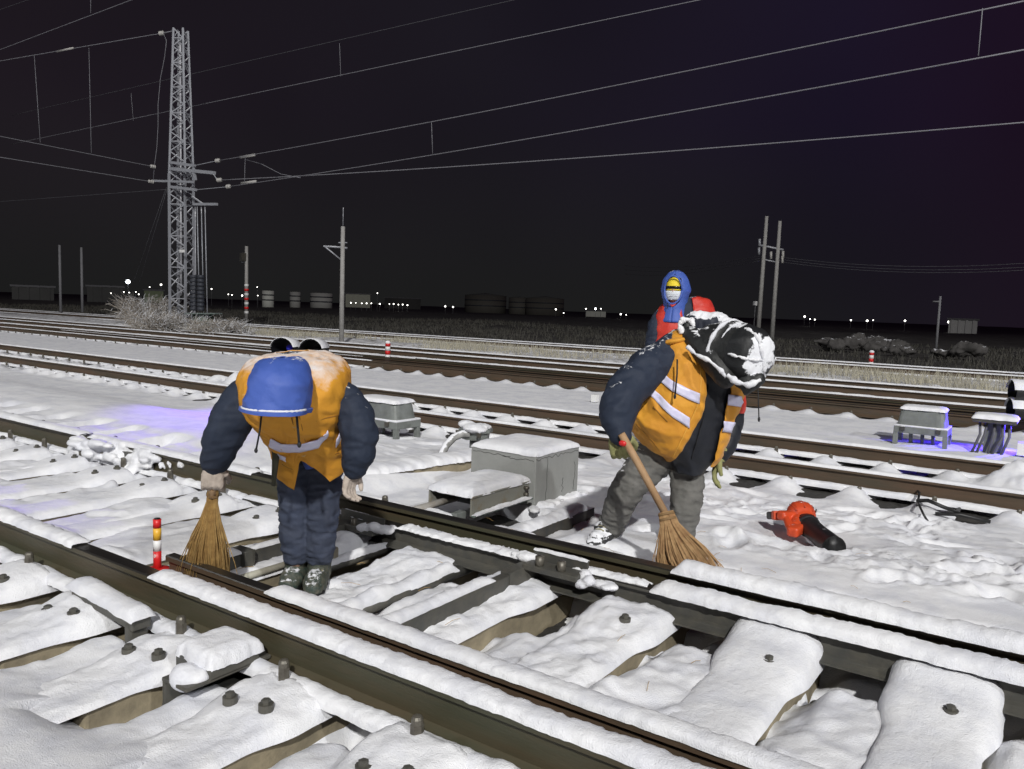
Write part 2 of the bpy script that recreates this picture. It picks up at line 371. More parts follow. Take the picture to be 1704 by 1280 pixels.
    # track 2 bed: snow ridges over each sleeper
    for yc, sy in ((8.18, 1.15),):
        k = sst(yc-sy-.35, yc-sy+.05, y)*(1-sst(yc+sy, yc+sy+.3, y))
        p2 = ((x+3.57*1.45)/.585) % 1
        rid = np.exp(-((p2-.5)/.27)**2)
        nr = np.minimum(np.abs(y-T2[0]), np.abs(y-T2[1])); bump = np.exp(-((nr-.2)/.13)**2)
        z = z+k*(-.055+.055*rid+.055*rid*bump)+k*.012*fbm(x*6, y*6, 61, 3)
        und = np.exp(-((y-(T2[1]-.14))/.07)**2)+np.exp(-((y-(T2[0]-.14))/.07)**2)
        z = z-.12*und*(1-rid*1.3).clip(0, 1)
    z = z+.17*np.exp(-((x+.28)/.34)**2-((y-8.72)/.33)**2)*(1+.6*fbm(x*5, y*5, 63, 3))+.13*np.exp(-((x+11.9)/.6)**2-((y-8.85)/.25)**2)*(1+.8*fbm(x*5, y*5, 64, 3))
    # tracks 3,4: shallow swept troughs
    for yc, hw in ((14.9, 1.75), (17.45, .95)):
        k = (1-sst(hw, hw+.2, np.abs(y-yc))); z = z-.055*k
    k = np.exp(-((y-13.0)/.12)**2); p3 = (x/.585) % 1; z = z+k*(.07*np.exp(-((p3-.5)/.22)**2)+.02*fbm(x*5, y*5, 71))
    # grassy bank then the far line and the dark field
    z = z+.12*sst(18.8, 19.6, y)*(1-sst(23.2, 24.2, y))*(1+.9*fbm(x*.8, y*.8, 72, 4))-.05*sst(19, 24, y)
    z = z+.35*sst(30, 60, y)*fbm(x*.05, y*.05, 73, 4)
    return z
def hz(x, y): return float(H(np.array([x]), np.array([y]))[0])

def axis(segs):
    a = []
    for s, e_, d in segs: a += list(np.arange(s, e_, d))
    a.append(segs[-1][1]); return np.array(a)
xs = axis([(-700, -100, 30), (-100, -40, 2), (-40, -16, .25), (-16, -7, .06), (-7, -4.4, .028), (-4.4, .45, .0165), (.45, 2.5, .05), (2.5, 8, .4), (8, 300, 14)])
ys = axis([(-6, .2, .6), (.2, .8, .05), (.8, 4.2, .0165), (4.2, 7.2, .024), (7.2, 9.3, .035), (9.3, 19, .09), (19, 27, .2), (27, 60, 1.2), (60, 700, 20)])
X, Y = np.meshgrid(xs, ys); Z = H(X, Y)
def ground_material():
    m = snow_mat('snow_ground', .0032, .0032); nt = m.node_tree; N = nt.nodes.new; L = nt.links.new; b = nt.nodes['Principled BSDF']
    old = b.inputs['Base Color'].links[0].from_socket
    tc = N('ShaderNodeTexCoord'); sp = N('ShaderNodeSeparateXYZ'); L(tc.outputs['Object'], sp.inputs[0])
    n = N('ShaderNodeTexNoise'); n.inputs['Scale'].default_value = .35; n.inputs['Detail'].default_value = 8; n.inputs['Roughness'].default_value = .7; L(tc.outputs['Object'], n.inputs[0])
    a = N('ShaderNodeMath'); a.operation = 'MULTIPLY_ADD'; L(n.outputs[0], a.inputs[0]); a.inputs[1].default_value = 6; L(sp.outputs['Y'], a.inputs[2])
    r = N('ShaderNodeMapRange'); r.inputs[1].default_value = 30.2; r.inputs[2].default_value = 33; L(a.outputs[0], r.inputs[0])
    n2 = N('ShaderNodeTexNoise'); n2.inputs['Scale'].default_value = .9; n2.inputs['Detail'].default_value = 8; n2.inputs['Roughness'].default_value = .75; L(tc.outputs['Object'], n2.inputs[0])
    r2 = N('ShaderNodeMapRange'); r2.inputs[1].default_value = .45; r2.inputs[2].default_value = .75; L(n2.outputs[0], r2.inputs[0])
    f = N('ShaderNodeMix'); f.data_type = 'RGBA'; f.inputs[6].default_value = (.035, .033, .030, 1); f.inputs[7].default_value = (.13, .125, .12, 1); L(r2.outputs[0], f.inputs[0])
    x = N('ShaderNodeMix'); x.data_type = 'RGBA'; L(r.outputs[0], x.inputs[0]); L(old, x.inputs[6]); L(f.outputs[2], x.inputs[7])
    # dry bank showing through the snow
    r3 = N('ShaderNodeMapRange'); r3.inputs[1].default_value = 18.7; r3.inputs[2].default_value = 19.5; L(sp.outputs['Y'], r3.inputs[0])
    n3 = N('ShaderNodeTexNoise'); n3.inputs['Scale'].default_value = 2.6; n3.inputs['Detail'].default_value = 8; n3.inputs['Roughness'].default_value = .8; L(tc.outputs['Object'], n3.inputs[0])
    r4 = N('ShaderNodeMapRange'); r4.inputs[1].default_value = .42; r4.inputs[2].default_value = .62; r4.inputs[4].default_value = .85; L(n3.outputs[0], r4.inputs[0])
    mu = N('ShaderNodeMath'); mu.operation = 'MULTIPLY'; L(r3.outputs[0], mu.inputs[0]); L(r4.outputs[0], mu.inputs[1])
    x2 = N('ShaderNodeMix'); x2.data_type = 'RGBA'; L(mu.outputs[0], x2.inputs[0]); L(x.outputs[2], x2.inputs[6]); x2.inputs[7].default_value = (.16, .15, .125, 1)
    x3 = N('ShaderNodeMix'); x3.data_type = 'RGBA'; L(r.outputs[0], x3.inputs[0]); L(x2.outputs[2], x3.inputs[6]); L(f.outputs[2], x3.inputs[7])
    # brown swept ballast between the rails of the middle lines
    def band(c, hw):
        s = N('ShaderNodeMath'); s.operation = 'SUBTRACT'; L(sp.outputs['Y'], s.inputs[0]); s.inputs[1].default_value = c
        t = N('ShaderNodeMath'); t.operation = 'ABSOLUTE'; L(s.outputs[0], t.inputs[0])
        u = N('ShaderNodeMapRange'); u.inputs[1].default_value = hw+.1; u.inputs[2].default_value = hw-.05; L(t.outputs[0], u.inputs[0]); return u
    mm = N('ShaderNodeMath'); mm.operation = 'MAXIMUM'; L(band(14.95, 1.62).outputs[0], mm.inputs[0]); L(band(17.45, .70).outputs[0], mm.inputs[1])
    xm = N('ShaderNodeMapRange'); xm.inputs[1].default_value = -26; xm.inputs[2].default_value = -15; xm.inputs[3].default_value = .45; L(sp.outputs['X'], xm.inputs[0])
    n5 = N('ShaderNodeTexNoise'); n5.inputs['Scale'].default_value = 1.6; n5.inputs['Detail'].default_value = 8; n5.inputs['Roughness'].default_value = .75; L(tc.outputs['Object'], n5.inputs[0])
    r5 = N('ShaderNodeMapRange'); r5.inputs[1].default_value = .68; r5.inputs[2].default_value = .60; L(n5.outputs[0], r5.inputs[0])
    m1 = N('ShaderNodeMath'); m1.operation = 'MULTIPLY'; L(mm.outputs[0], m1.inputs[0]); L(xm.outputs[0], m1.inputs[1])
    m2 = N('ShaderNodeMath'); m2.operation = 'MULTIPLY'; L(m1.outputs[0], m2.inputs[0]); L(r5.outputs[0], m2.inputs[1])
    x4 = N('ShaderNodeMix'); x4.data_type = 'RGBA'; L(m2.outputs[0], x4.inputs[0]); L(x3.outputs[2], x4.inputs[6]); x4.inputs[7].default_value = (.055, .042, .032, 1)
    L(x4.outputs[2], b.inputs['Base Color'])
    return m
props(big_grid('snow_ground', X, Y, Z, ground_material()), kind='structure')
xb = axis([(-20, -5, .2), (-5, .6, .03), (.6, 2.4, .1)]); yb = axis([(1.2, 4.5, .03), (4.5, 10, .2)])
XB, YBm = np.meshgrid(xb, yb); ZB = -.185+.022*fbm(XB*11, YBm*11, 80, 3)
props(big_grid('ballast', XB, YBm, ZB, BALL), kind='structure')

# ------------------------------------------------------------------ rails
PROF = [(-.075, 0), (-.075, .012), (-.03, .026), (-.0085, .040), (-.0085, .132), (-.014, .142), (-.036, .150), (-.0365, .170), (-.030, .1755),
        (.030, .1755), (.0365, .170), (.036, .150), (.014, .142), (.0085, .132), (.0085, .040), (.03, .026), (.075, .012), (.075, 0)]
def rail(name, y, ztop, x0, x1, parent, m=RUST, h=.176, step=2.0, yf=None, label=None, taper=None):
    xs_ = list(np.arange(x0, x1, step))+[x1]; V = []; n = len(PROF); k = h/.176
    for x in xs_:
        yy = y if yf is None else yf(x)
        for (a, b) in PROF:
            if taper and x < taper:
                f = max(.45, 1-(taper-x)/1.2*.5); a = a*f if b > .04 else a
            V.append((x, yy+a, ztop-h+b*k))
    F = [tuple(reversed(f)) for f in grid_faces(len(xs_), n, True)]+[tuple(range(n)), tuple((len(xs_)-1)*n+j for j in range(n-1, -1, -1))]
    fm = [1 if (i % n) in (7, 8, 9) else 0 for i in range((len(xs_)-1)*n)]+[0, 0]
    o = mk(name, V, F, None, parent, False, [m, RTOP], fm)
    if label: o['label'] = label
    return o
def snow_strip(name, y, z, x0, x1, parent, w=.042, h=.028, step=.014, seed=0, yf=None, rough=1.0, lump=0):
    n = 11; xs_ = np.arange(x0, x1, step); V = []
    a = np.linspace(0, math.pi, n)
    for i, x in enumerate(xs_):
        e_ = min(1, (x-x0)/.05+.15, (x1-x)/.05+.15)
        wl = w*(1+.10*rough*float(fbm(np.array([x*9]), np.array([seed+.5]), 90, 3)[0])); wr = w*(1+.10*rough*float(fbm(np.array([x*9]), np.array([seed+7.5]), 91, 3)[0]))
        hh = h*e_*(1+.22*rough*float(fbm(np.array([x*5]), np.array([seed+3.3]), 92, 3)[0])+lump*max(0, float(fbm(np.array([x*11]), np.array([seed+9.3]), 94, 2)[0])))
        yy = y if yf is None else yf(x)
        for q in a:
            c = math.cos(q); s = math.sin(q)**.6
            V.append((x, yy-(wl if c > 0 else wr)*c, z-.006+(hh+.006)*s))
    V = np.array(V); V[:, 2] += .0035*rough*vn3(V*70, 5)*(V[:, 2] > z+.002)
    V[:, 1] += .0035*rough*vn3(V*55+9, 6)
    return mk(name, V, grid_faces(len(xs_), n), SNOWC, parent)
class Multi: pass
def sub(o, parent_obj):       # sub-part of a part (part sits at thing origin frame)
    o.parent = parent_obj; o.matrix_parent_inverse = Matrix.Identity(4)
    return o

T = thing('turnout_track', 'near railway switch with half swept rails and snowy concrete sleepers in the foreground', 'railway track')
def blade_f(x): return YB2 if x > -2.9 else YB2
rB = rail('rail', YB, .196, -16, 1.2, T, label='outer stock rail nearest the camera, partly swept')
sub(snow_strip('snow_strip', YB, .196, -10, -3.62, None, w=.047, h=.030, seed=1, rough=1.4), rB)
sub(snow_strip('snow_strip', YB, .196, -3.02, 1.1, None, w=.046, h=.030, seed=2, rough=1.5), rB)
rB2 = rail('rail', YB2, .196, -3.22, 1.2, T, RUSTL, label='switch blade rail with its bare tip beside the stick marker', taper=-2.4)
sub(snow_strip('snow_strip', YB2, .196, -2.52, 1.1, None, w=.043, h=.024, seed=3), rB2)
rA = rail('rail', YA, .196, -30, -8.0, T)
rA1 = rail('rail', YA, .196, -7.998, -6.45, T)
rA3 = rail('rail', YA, .196, -6.435, 1.2, T, label='far stock rail swept bare in front of the grey boxes')
sub(snow_strip('snow_strip', YA, .196, -24, -6.5, None, w=.060, h=.030, step=.03, seed=4), rA)
sub(snow_strip('snow_strip', YA, .196, -6.4, -4.32, None, w=.052, h=.026, seed=14), rA3)
sub(snow_strip('snow_strip', YA, .196, -1.36, 1.1, None, w=.062, h=.045, seed=5, rough=1.4), rA3)
rA2 = rail('rail', YA2, .135, -3.62, 1.2, T, IRONB, h=.112, label='low switch blade rail lying against the far stock rail')
sub(snow_strip('snow_strip', YA2, .135, -3.4, -3.16, None, w=.045, h=.008, seed=6, rough=2), rA2)
sub(snow_strip('snow_strip', YA2-.005, .135, -2.9, -1.98, None, w=.046, h=.012, seed=7, rough=2.6), rA2)
sub(snow_strip('snow_strip', YA2+.012, .135, -1.82, -1.42, None, w=.035, h=.016, seed=8, rough=2.6), rA2)
sub(snow_strip('snow_strip', YA2, .135, -1.40, 1.1, None, w=.062, h=.040, seed=9, rough=1.5), rA2)
# snow lying on the rail feet
for i, (yy, zz, xa, xb_, ww, hh) in enumerate([(YB-.085, .035, -7.5, 1.1, .040, .034), (YA-.065, .035, -9, -4.35, .036, .024), (YA-.07, .05, -4.35, -3.6, .034, .016)]):
    sub(snow_strip('foot_snow', yy, zz, xa, xb_, None, w=ww, h=hh, seed=20+i, lump=.5), rB if i == 0 else rA3)

# sleepers: concrete body, snow cap, fastening blocks, bolts
def sleeper_mesh():
    a = Acc(); a.box((0, 0, -.1), (.27, 2.62, .2), bev=.012)
    me = bpy.data.meshes.new('sleeper'); me.from_pydata(a.V, [], a.F); me.materials.append(CONC); return me
SLM = sleeper_mesh(); YC = (YB+YA)/2
def cap_mesh(seed, x, disturbed=False, y0=1.0, y1=3.98, ny=150, nx=26, amt=1.0):
    t = np.linspace(-1, 1, nx); yv = np.linspace(y0, y1, ny); T_, Y_ = np.meshgrid(t, yv)
    dB = YB-Y_; dA = YA2-Y_; dBi = Y_-YB2; dAo = Y_-YA
    flare = .036*(1-sst(.22, .42, dB))*(dB > -.05)+.040*(1-sst(.22, .42, dA))*(dA > -.4)*(Y_ < YA)+.03*(1-sst(.15, .35, dAo))*(dAo > -.05)
    hw = .150+flare+.0035*fbm(Y_*9, T_*0+seed, 3)
    X_ = np.sign(T_)*np.abs(T_)**.85*hw
    lift = .056*(1-sst(.12, .46, dB))*(dB > -.02)+.046*(1-sst(.12, .44, dA))*(dA > -.02)+.05*(1-sst(.10, .36, dAo))*(dAo > 0)+.035*np.exp(-((dBi-.10)/.06)**2)
    lift = lift*np.where(amt < .9, .8+.35*fbm(X_*7+x, Y_*7, seed+8, 3), 1)
    if x > -1.2: lift = lift+.045*(1-sst(.0, .16, dA))*(dA > -.3)
    h = .030*amt+lift+.006*fbm(X_*5+x*3, Y_*5, seed, 4)+.010*fbm(X_*2, Y_*1.6+x, seed+3, 3)
    if disturbed: h = h+.030*np.abs(fbm(X_*9+seed, Y_*7, 4, 4))*sst(2.1, 2.3, Y_)*(1-sst(3.05, 3.12, Y_))+.012*fbm(X_*20, Y_*20, 4, 3)
    prof = np.clip(1-np.abs(T_)**3.6, 0, 1)**.42
    end = np.clip((Y_-y0)/.34, 0, 1)*np.clip((y1-Y_)/.06, 0, 1)**.5
    # slot where the rails pass
    slot = np.clip(1-np.exp(-((Y_-YB)/.05)**8), 0, 1)
    Zc = -.012+(h+.012)*prof*end
    cut = (np.abs(Y_-YB) < .078) | (np.abs(Y_-YB2) < .06) | ((Y_ > YA2-.045) & (Y_ < YA+.07) & (x < -1.2)) | ((Y_ > YA2+.02) & (Y_ < YA+.07))
    Zc = np.where(cut, np.minimum(Zc, .025), Zc)
    Zc = Zc+(.0030*vn2(X_*80, Y_*80, seed)+.0018*fbm(X_*34, Y_*34, seed+4, 3))*(prof > .3)
    V = np.stack([X_, Y_-YC, Zc], -1).reshape(-1, 3)
    me = bpy.data.meshes.new('snow_cap'); me.from_pydata(V.tolist(), [], grid_faces(ny, nx)); me.materials.append(SNOWC)
    me.polygons.foreach_set('use_smooth', np.ones(len(me.polygons), dtype=bool)); return me
def meshof(a, name, m, smooth=False):
    me = bpy.data.meshes.new(name); me.from_pydata(a.V, [], a.F); me.materials.append(m)
    if smooth: me.polygons.foreach_set('use_smooth', np.ones(len(me.polygons), dtype=bool))
    return me
a = Acc(); a.tube([(0, 0, -.04), (0, 0, .012)], .021, 6); a.tube([(0, 0, .010), (0, 0, .030), (0, 0, .038), (0, 0, .041)], [.0185, .0185, .014, .005], 12); BOLTM = meshof(a, 'bolt', BOLT)
a = Acc(); a.tube([(0, 0, -.02), (0, 0, .004)], .024, 14); a.tube([(0, 0, .004), (0, 0, .016), (0, 0, .019)], [.016, .016, .011], 6); NUTM = meshof(a, 'nut', IRONB)
a = Acc(); a.box((0, 0, .020), (.25, .17, .040), bev=.006); BLKM = meshof(a, 'fastening_block', IRONB)
a = Acc(); a.box((0, 0, .010), (.30, .56, .020), bev=.003); PLM = meshof(a, 'base_plate', IRONB)
def link_child(name, me, par, loc, rz=0):
    o = bpy.data.objects.new(name, me); COL.objects.link(o); o.parent = par; o.location = loc; o.rotation_euler = (0, 0, rz); return o
simple_cap = None
for k, x in enumerate(SLEEP):
    if x < -17: continue
    s = link_child('sleeper', SLM, T, (x, YC, 0), random.uniform(-.004, .004))
    if x > -8.5:
        c = cap_mesh(100+k, x, disturbed=(-3.3 < x < -1.0), amt=.55 if -2.8 < x < -1.7 else 1.0)
    else:
        if simple_cap is None: simple_cap = cap_mesh(99, 0, ny=80, nx=14)
        c = simple_cap
    link_child('snow_cap', c, s, (0, 0, 0))
    if x > -12:
        link_child('fastening_block', BLKM, s, (0, YB-.185-YC, 0))
        if not (-2.9 < x < -1.6): link_child('fastening_block', BLKM, s, (0, YA2-.19-YC, 0))
        link_child('base_plate', PLM, s, (0, YB+.02-YC, 0)); link_child('base_plate', PLM, s, (0, YA-.05-YC, 0))
        dx = random.uniform(-.02, .02)
        link_child('bolt', BOLTM, s, (dx-.03, YB-.108-YC, .093), random.random())
        link_child('nut', NUTM, s, (.075+dx, YB-.265-YC, .070+random.uniform(-.010, .003)), random.random())
        link_child('nut', NUTM, s, (-.06+dx, YB-.30-YC, .063+random.uniform(-.014, .002)), random.random())
        if x > -1.7 or x < -3.2:
            link_child('nut', NUTM, s, (.04, YA2-.25-YC, .068+random.uniform(-.010, .002)), random.random())
        if x < -3.2:
            link_child('bolt', BOLTM, s, (-.02, YA-.14-YC, .092), random.random()); link_child('nut', NUTM, s, (.07, YA-.24-YC, .082), random.random())
            link_child('bolt', BOLTM, s, (-.03, YA+.14-YC, .150), random.random())

# rail joint and its fishplate, covered with broken snow
def lumps(name, pts, m, parent, voxel=.012, s=1, amp=.008):
    a_ = Acc()
    rl = random.Random(s*7+len(pts))
    for (c, d) in pts:
        for _ in range(7 if len(pts) < 14 else 3):
            k_ = rl.uniform(.35, .75); a_.ell((c[0]+rl.uniform(-.7, .7)*d[0], c[1]+rl.uniform(-.7, .7)*d[1], c[2]+rl.uniform(-.5, .35)*d[2]), (d[0]*k_, d[1]*k_, d[2]*k_), 10)
    me = remesh(a_, voxel, 3, lambda p: amp*.8*fbm3(p*22, s)+amp*.6*fbm3(p*60, s+2))
    return mko(name, me, m, parent)
jp = []
for i in range(34):
    x = -6.05+random.uniform(-.52, .52); jp.append(((x, YA-.03+random.uniform(-.09, .07), .11+random.uniform(-.06, .07)), (random.uniform(.08, .16), random.uniform(.05, .09), random.uniform(.04, .07))))
for xx in (-6.5, -5.62):
    for i in range(10): jp.append(((xx+random.uniform(-.10, .10), YA-.02-i*.012, .185-i*.016), (.09, .055, .03)))
lumps('joint_snow', jp, SNOWC, T, s=4)
fp = boxo('fishplate', (-6.05, YA-.045, .10), (.62, .03, .10), IRONB, T)
for i in range(6): tubeo('fishplate_bolt', [(-6.3+i*.1, YA-.04, .10), (-6.3+i*.1, YA-.105, .10)], .016, BOLT, T, 6)
for i, px in enumerate((267, 280, 297)):
    p = AY(px, 770-(297-px)*-.1, YA-.03); lumps('web_snow', [((p.x, YA-.015, p.z-.01), (.03, .02, .035))], SNOWC, T, s=i, voxel=.006, amp=.003)

# ------------------------------------------------------------------ switch rods, brackets and slide bars between the rails
def bar(name, p0, p1, w_, h_, m, parent, bev=.004):
    p0 = Vector(p0); p1 = Vector(p1); d = p1-p0; L_ = d.length
    q = d.to_track_quat('Y', 'Z').to_matrix()
    return Acc().box((p0+p1)/2, (w_, L_, h_), rot=q, bev=bev).obj(name, m, parent, False)
def bar_snow(name, p0, p1, w_, h_, parent, s=0, rough=1.5):
    p0 = Vector(p0); p1 = Vector(p1); d = p1-p0; L_ = d.length; d.normalize(); sd = d.cross(Vector((0, 0, 1))).normalized()
    nn = int(L_/.014)+2; nc = 9; V = []
    for i in range(nn):
        t = i/(nn-1); c = p0+d*L_*t; e_ = min(1, t*L_/.05+.1, (1-t)*L_/.05+.1)
        ww = w_*(1+.16*rough*float(fbm(np.array([t*L_*9]), np.array([s+.3]), 95, 3)[0])); hh = h_*e_*(1+.3*rough*float(fbm(np.array([t*L_*7]), np.array([s+4.]), 96, 3)[0]))
        for k in range(nc):
            q = math.pi*k/(nc-1); V.append(c+sd*ww*math.cos(q)+Vector((0, 0, -.005+(hh+.005)*math.sin(q)**.6)))
    V = np.array([tuple(v) for v in V]); V[:, 2] += .003*vn3(V*60, s)
    return mk(name, V, grid_faces(nn, nc), SNOWC, parent)
R1 = thing('tie_bar', 'rectangular steel tie bar behind the left worker, running to the far stock rail', 'switch rod', (-3.2, 2.7, .05), 'switch tie bars between the blades')
bar('bar', (-3.24, 2.10, .075), (-3.24, 3.00, .075), .045, .075, IRONB, R1)
bar('bar', (-3.24, 3.00, .075), (-3.24, 3.24, .075), .060, .085, IRONB, R1)
bar('clamp', (-3.30, 2.42, .07), (-3.18, 2.42, .07), .06, .105, IRONB, R1)
bar_snow('snow_strip', (-3.24, 2.12, .113), (-3.24, 2.40, .113), .032, .03, R1, 1)
bar_snow('snow_strip', (-3.24, 2.46, .113), (-3.24, 2.95, .113), .024, .014, R1, 2)
for xx in (-3.3, -3.17, -3.05): tubeo('bolt', [(xx, 3.10, .09), (xx, 3.10, .15)], .017, BOLT, R1, 8)
Acc().box((-3.17, 3.12, .10), (.34, .10, .035), bev=.005).obj('bracket', IRONB, R1, False)
Acc().box((-3.17, 3.17, .13), (.34, .012, .07), bev=.003).obj('bracket', IRONB, R1, False)
lumps('bracket_snow', [((-3.05, 3.10, .125), (.07, .05, .04)), ((-2.98, 3.13, .12), (.08, .05, .035)), ((-3.32, 3.10, .12), (.04, .04, .03))], SNOWC, R1, s=9)
R1b = thing('throw_rod', 'white painted round throw rod lying beside the tie bar near the boots', 'switch rod', (-3.12, 2.6, 0))
tubeo('rod', [(-3.13, 2.15, .02), (-3.13, 2.75, .02)], .019, mat('pale_rod', (.45, .44, .36), .6, (.3, .28, .22), 12), R1b)
tubeo('rod', [(-2.98, 2.60, .0), (-2.98, 3.30, .0)], .026, IRONB, R1b)
bar_snow('snow_strip', (-2.98, 2.62, .020), (-2.98, 3.22, .020), .026, .022, R1b, 3)
cl = Acc(); cl.box((-3.02, 2.78, .045), (.09, .06, .10), bev=.01); cl.tube([(-3.07, 2.74, -.08), (-3.07, 2.74, .09)], .020, 10); cl.obj('clevis', mat('clevis_metal', (.26, .24, .18), .6, (.18, .16, .12), 14), R1b)
R2 = thing('tie_bar', 'dark flat tie bar crossing the open bay to the bracket on the far blade', 'switch rod', (-2.0, 2.7, .05), 'switch tie bars between the blades')
bar('bar', (-2.06, 2.06, .060), (-2.06, 3.02, .060), .050, .085, IRONB, R2)
bar('bar', (-2.06, 3.00, .075), (-2.03, 3.24, .095), .065, .080, IRONB, R2)
bar_snow('snow_strip', (-2.075, 2.12, .101), (-2.075, 2.90, .101), .034, .036, R2, 5)
Acc().box((-1.88, 3.14, .125), (.30, .10, .030), bev=.006).obj('bracket', IRONB, R2, False)
Acc().box((-1.88, 3.20, .150), (.30, .014, .075), bev=.003).obj('bracket', IRONB, R2, False)
bar_snow('snow_strip', (-2.03, 3.20, .188), (-1.73, 3.20, .188), .012, .010, R2, 6)
for xx in (-1.95, -1.83): tubeo('bolt', [(xx, 3.12, .13), (xx, 3.12, .185)], .022, BOLT, R2, 8)
for i_, q_ in enumerate((((-1.70, 3.14, .12), (.05, .05, .045)), ((-1.60, 3.14, .11), (.07, .05, .03)), ((-2.08, 3.18, .14), (.07, .035, .03)))): lumps('bracket_snow', [q_], SNOWC, R2, s=11+i_, voxel=.007, amp=.006)
R3 = thing('locking_rod', 'snow covered round rod between the two tie bars', 'switch rod', (-2.48, 2.8, 0))
tubeo('rod', [(-2.44, 2.10, .0), (-2.44, 3.40, .0)], .030, IRONB, R3, 10)
bar_snow('snow_strip', (-2.455, 2.14, .02), (-2.455, 3.10, .02), .042, .045, R3, 7)

# channel beams and slide bar ends projecting on the near side of the outer rail
CH = thing('switch_slide_bar', 'snow topped steel bar standing clear of the sleeper left of the stick marker', 'switch fitting', (-3.25, 1.6, 0))
bar('bar', (-3.34, 1.68, .10), (-2.84, 1.66, .085), .075, .05, IRONB, CH); Acc().box((-3.27, 1.68, .04), (.05, .08, .11), bev=.01).obj('foot', IRON, CH, False)
Acc().box((-2.88, 1.66, .03), (.04, .08, .11), bev=.01).obj('foot', IRONB, CH, False)
bar_snow('snow_strip', (-3.37, 1.68, .120), (-2.82, 1.66, .105), .052, .040, CH, 8, .7)
C2 = thing('channel_beam', 'steel channel with a round snow lump on its end, under the outer rail', 'switch fitting', (-2.4, 1.5, 0))
a = Acc()
for dz in (.065, -.025): a.box((-2.33, 1.64, dz), (.14, .34, .014), bev=.003)
a.box((-2.39, 1.64, .02), (.014, .34, .086), bev=.003)
a.obj('channel', IRONB, C2, False)
a = Acc(); a.ell((-2.335, 1.515, .072), (.060, .050, .046), 18); a.ell((-2.31, 1.54, .07), (.05, .05, .035), 14); mko('channel_snow', remesh(a, .007, 4, lambda p: .007*fbm3(p*20, 5)+.002*fbm3(p*90, 6)), SNOWC, C2)
boxo('upper_block', (-2.36, 1.66, .085), (.20, .20, .045), IRONB, C2, bev=.004)
CHS = [(-2.46, -2.26, 1.565, 1.765, .108)]
# ------------------------------------------------------------------ lines behind
def simple_track(name, label, ys_, ztop, x0, x1, snow_h, mat_, step=.25, sn=True, sleepers=True, swx=None, pitch_=.585, x_off=0, bolts=(0, 0), capw=.04, sx1=None):
    t = thing(name, label, 'railway track')
    for i, yy in enumerate(ys_):
        r = rail('rail', yy, ztop, x0, x1, t, mat_, step=6)
        if sn:
            a0 = x0+.3; x1s = x1-.2 if sx1 is None else sx1; sub(snow_strip('snow_strip', yy, ztop, a0, x1s, None, w=capw, h=snow_h, step=step, seed=30+i, rough=.8), r)
            sub(snow_strip('foot_snow', yy-.075, ztop-.168, a0, x1s, None, w=.05, h=.040, step=step, seed=40+i, rough=1.2), r)
    if sleepers:
        yc = (ys_[0]+ys_[-1])/2; n = 0
        x = x_off-int((x_off-bolts[0])/pitch_)*pitch_
        while x < bolts[1]:
            s = link_child('sleeper', SLM, t, (x, yc, ztop-.196-.02)); s['kind'] = 'part' if False else ''
            del s['kind']
            for yy in ys_:
                link_child('bolt', BOLTM, s, (random.uniform(.03, .07), yy-.17-yc, .085+random.uniform(-.015, .01)))
            x += pitch_
    return t
TR2 = simple_track('railway_track', 'snow covered railway line running just behind the grey boxes', T2, .03, -45, 3, .022, RUSTL, step=.05, bolts=(-24, 3), x_off=-4.885)
TR3 = simple_track('railway_track', 'rust brown railway line behind the purple lit snow strip', T3, .03, -75, 9, .014, RUSTL, step=.12, bolts=(-34, 4), x_off=-5.0, sx1=-13)
r = rail('rail', T3b[0], .03, -30, 9, TR3, RUSTL, step=6); sub(snow_strip('snow_strip', T3b[0], .03, -29, -14, None, w=.03, h=.008, step=.12, seed=52), r)
r = rail('rail', 13.55, .03, -26, 9, TR3, RUSTL, step=6)
r = rail('rail', 14.45, .03, -22, 9, TR3, RUST, step=6)
TR4 = simple_track('railway_track', 'snow topped railway line along the foot of the grassy bank', T4, .03, -95, 14, .026, RUSTL, step=.14, sleepers=False, capw=.055)
TR5 = simple_track('railway_track', 'far railway line beyond the grassy bank', T5, .02, -140, 25, .030, RUSTL, step=.4, sleepers=False, capw=.06)
# joint with snow mound on the line behind the boxes
for i in range(4): tubeo('joint_bolt', [(-.05+i*.13, 8.86, -.06), (-.05+i*.13, 8.80, -.06)], .03, IRONB, TR2, 6)

# ------------------------------------------------------------------ grey concrete box, hood cover
def rounded_slab_snow(name, x0, x1, y0, y1, z, h, parent, seed, over=.012, tilt=0, n=(46, 46), arch=0):
    nx, ny = n; u = np.linspace(-1, 1, nx); v = np.linspace(-1, 1, ny); U, Vv = np.meshgrid(u, v)
    U2 = np.sign(U)*np.abs(U)**.75; V2 = np.sign(Vv)*np.abs(Vv)**.75
    X_ = (x0+x1)/2+U2*((x1-x0)/2+over*(1+.9*fbm(U*4, Vv*4, seed, 3))); Y_ = (y0+y1)/2+V2*((y1-y0)/2+over*(1+.9*fbm(U*4, Vv*4, seed+5, 3)))
    pr = np.clip(1-np.abs(U)**5, 0, 1)**.45*np.clip(1-np.abs(Vv)**5, 0, 1)**.45
    Z_ = z-.009*(1+.8*fbm(U*3.5, Vv*3.5, seed+7, 3))*(pr < .2)+h*pr*(1+.10*fbm(U*2, Vv*2, seed, 3))+.0025*fbm(X_*40, Y_*40, seed, 2)*pr
    if arch: Z_ = Z_-arch*np.abs(U)**2.2
    return big_grid(name, X_, Y_, Z_, SNOWC, parent)
pc = G(889, 846, -.09); pr_ = G(962, 822, -.09)
bx1 = pc.x; by0 = pc.y; by1 = by0+.62; bz1 = AY(889, 758, by0).z; bx0 = AY(784, 757, by0).x
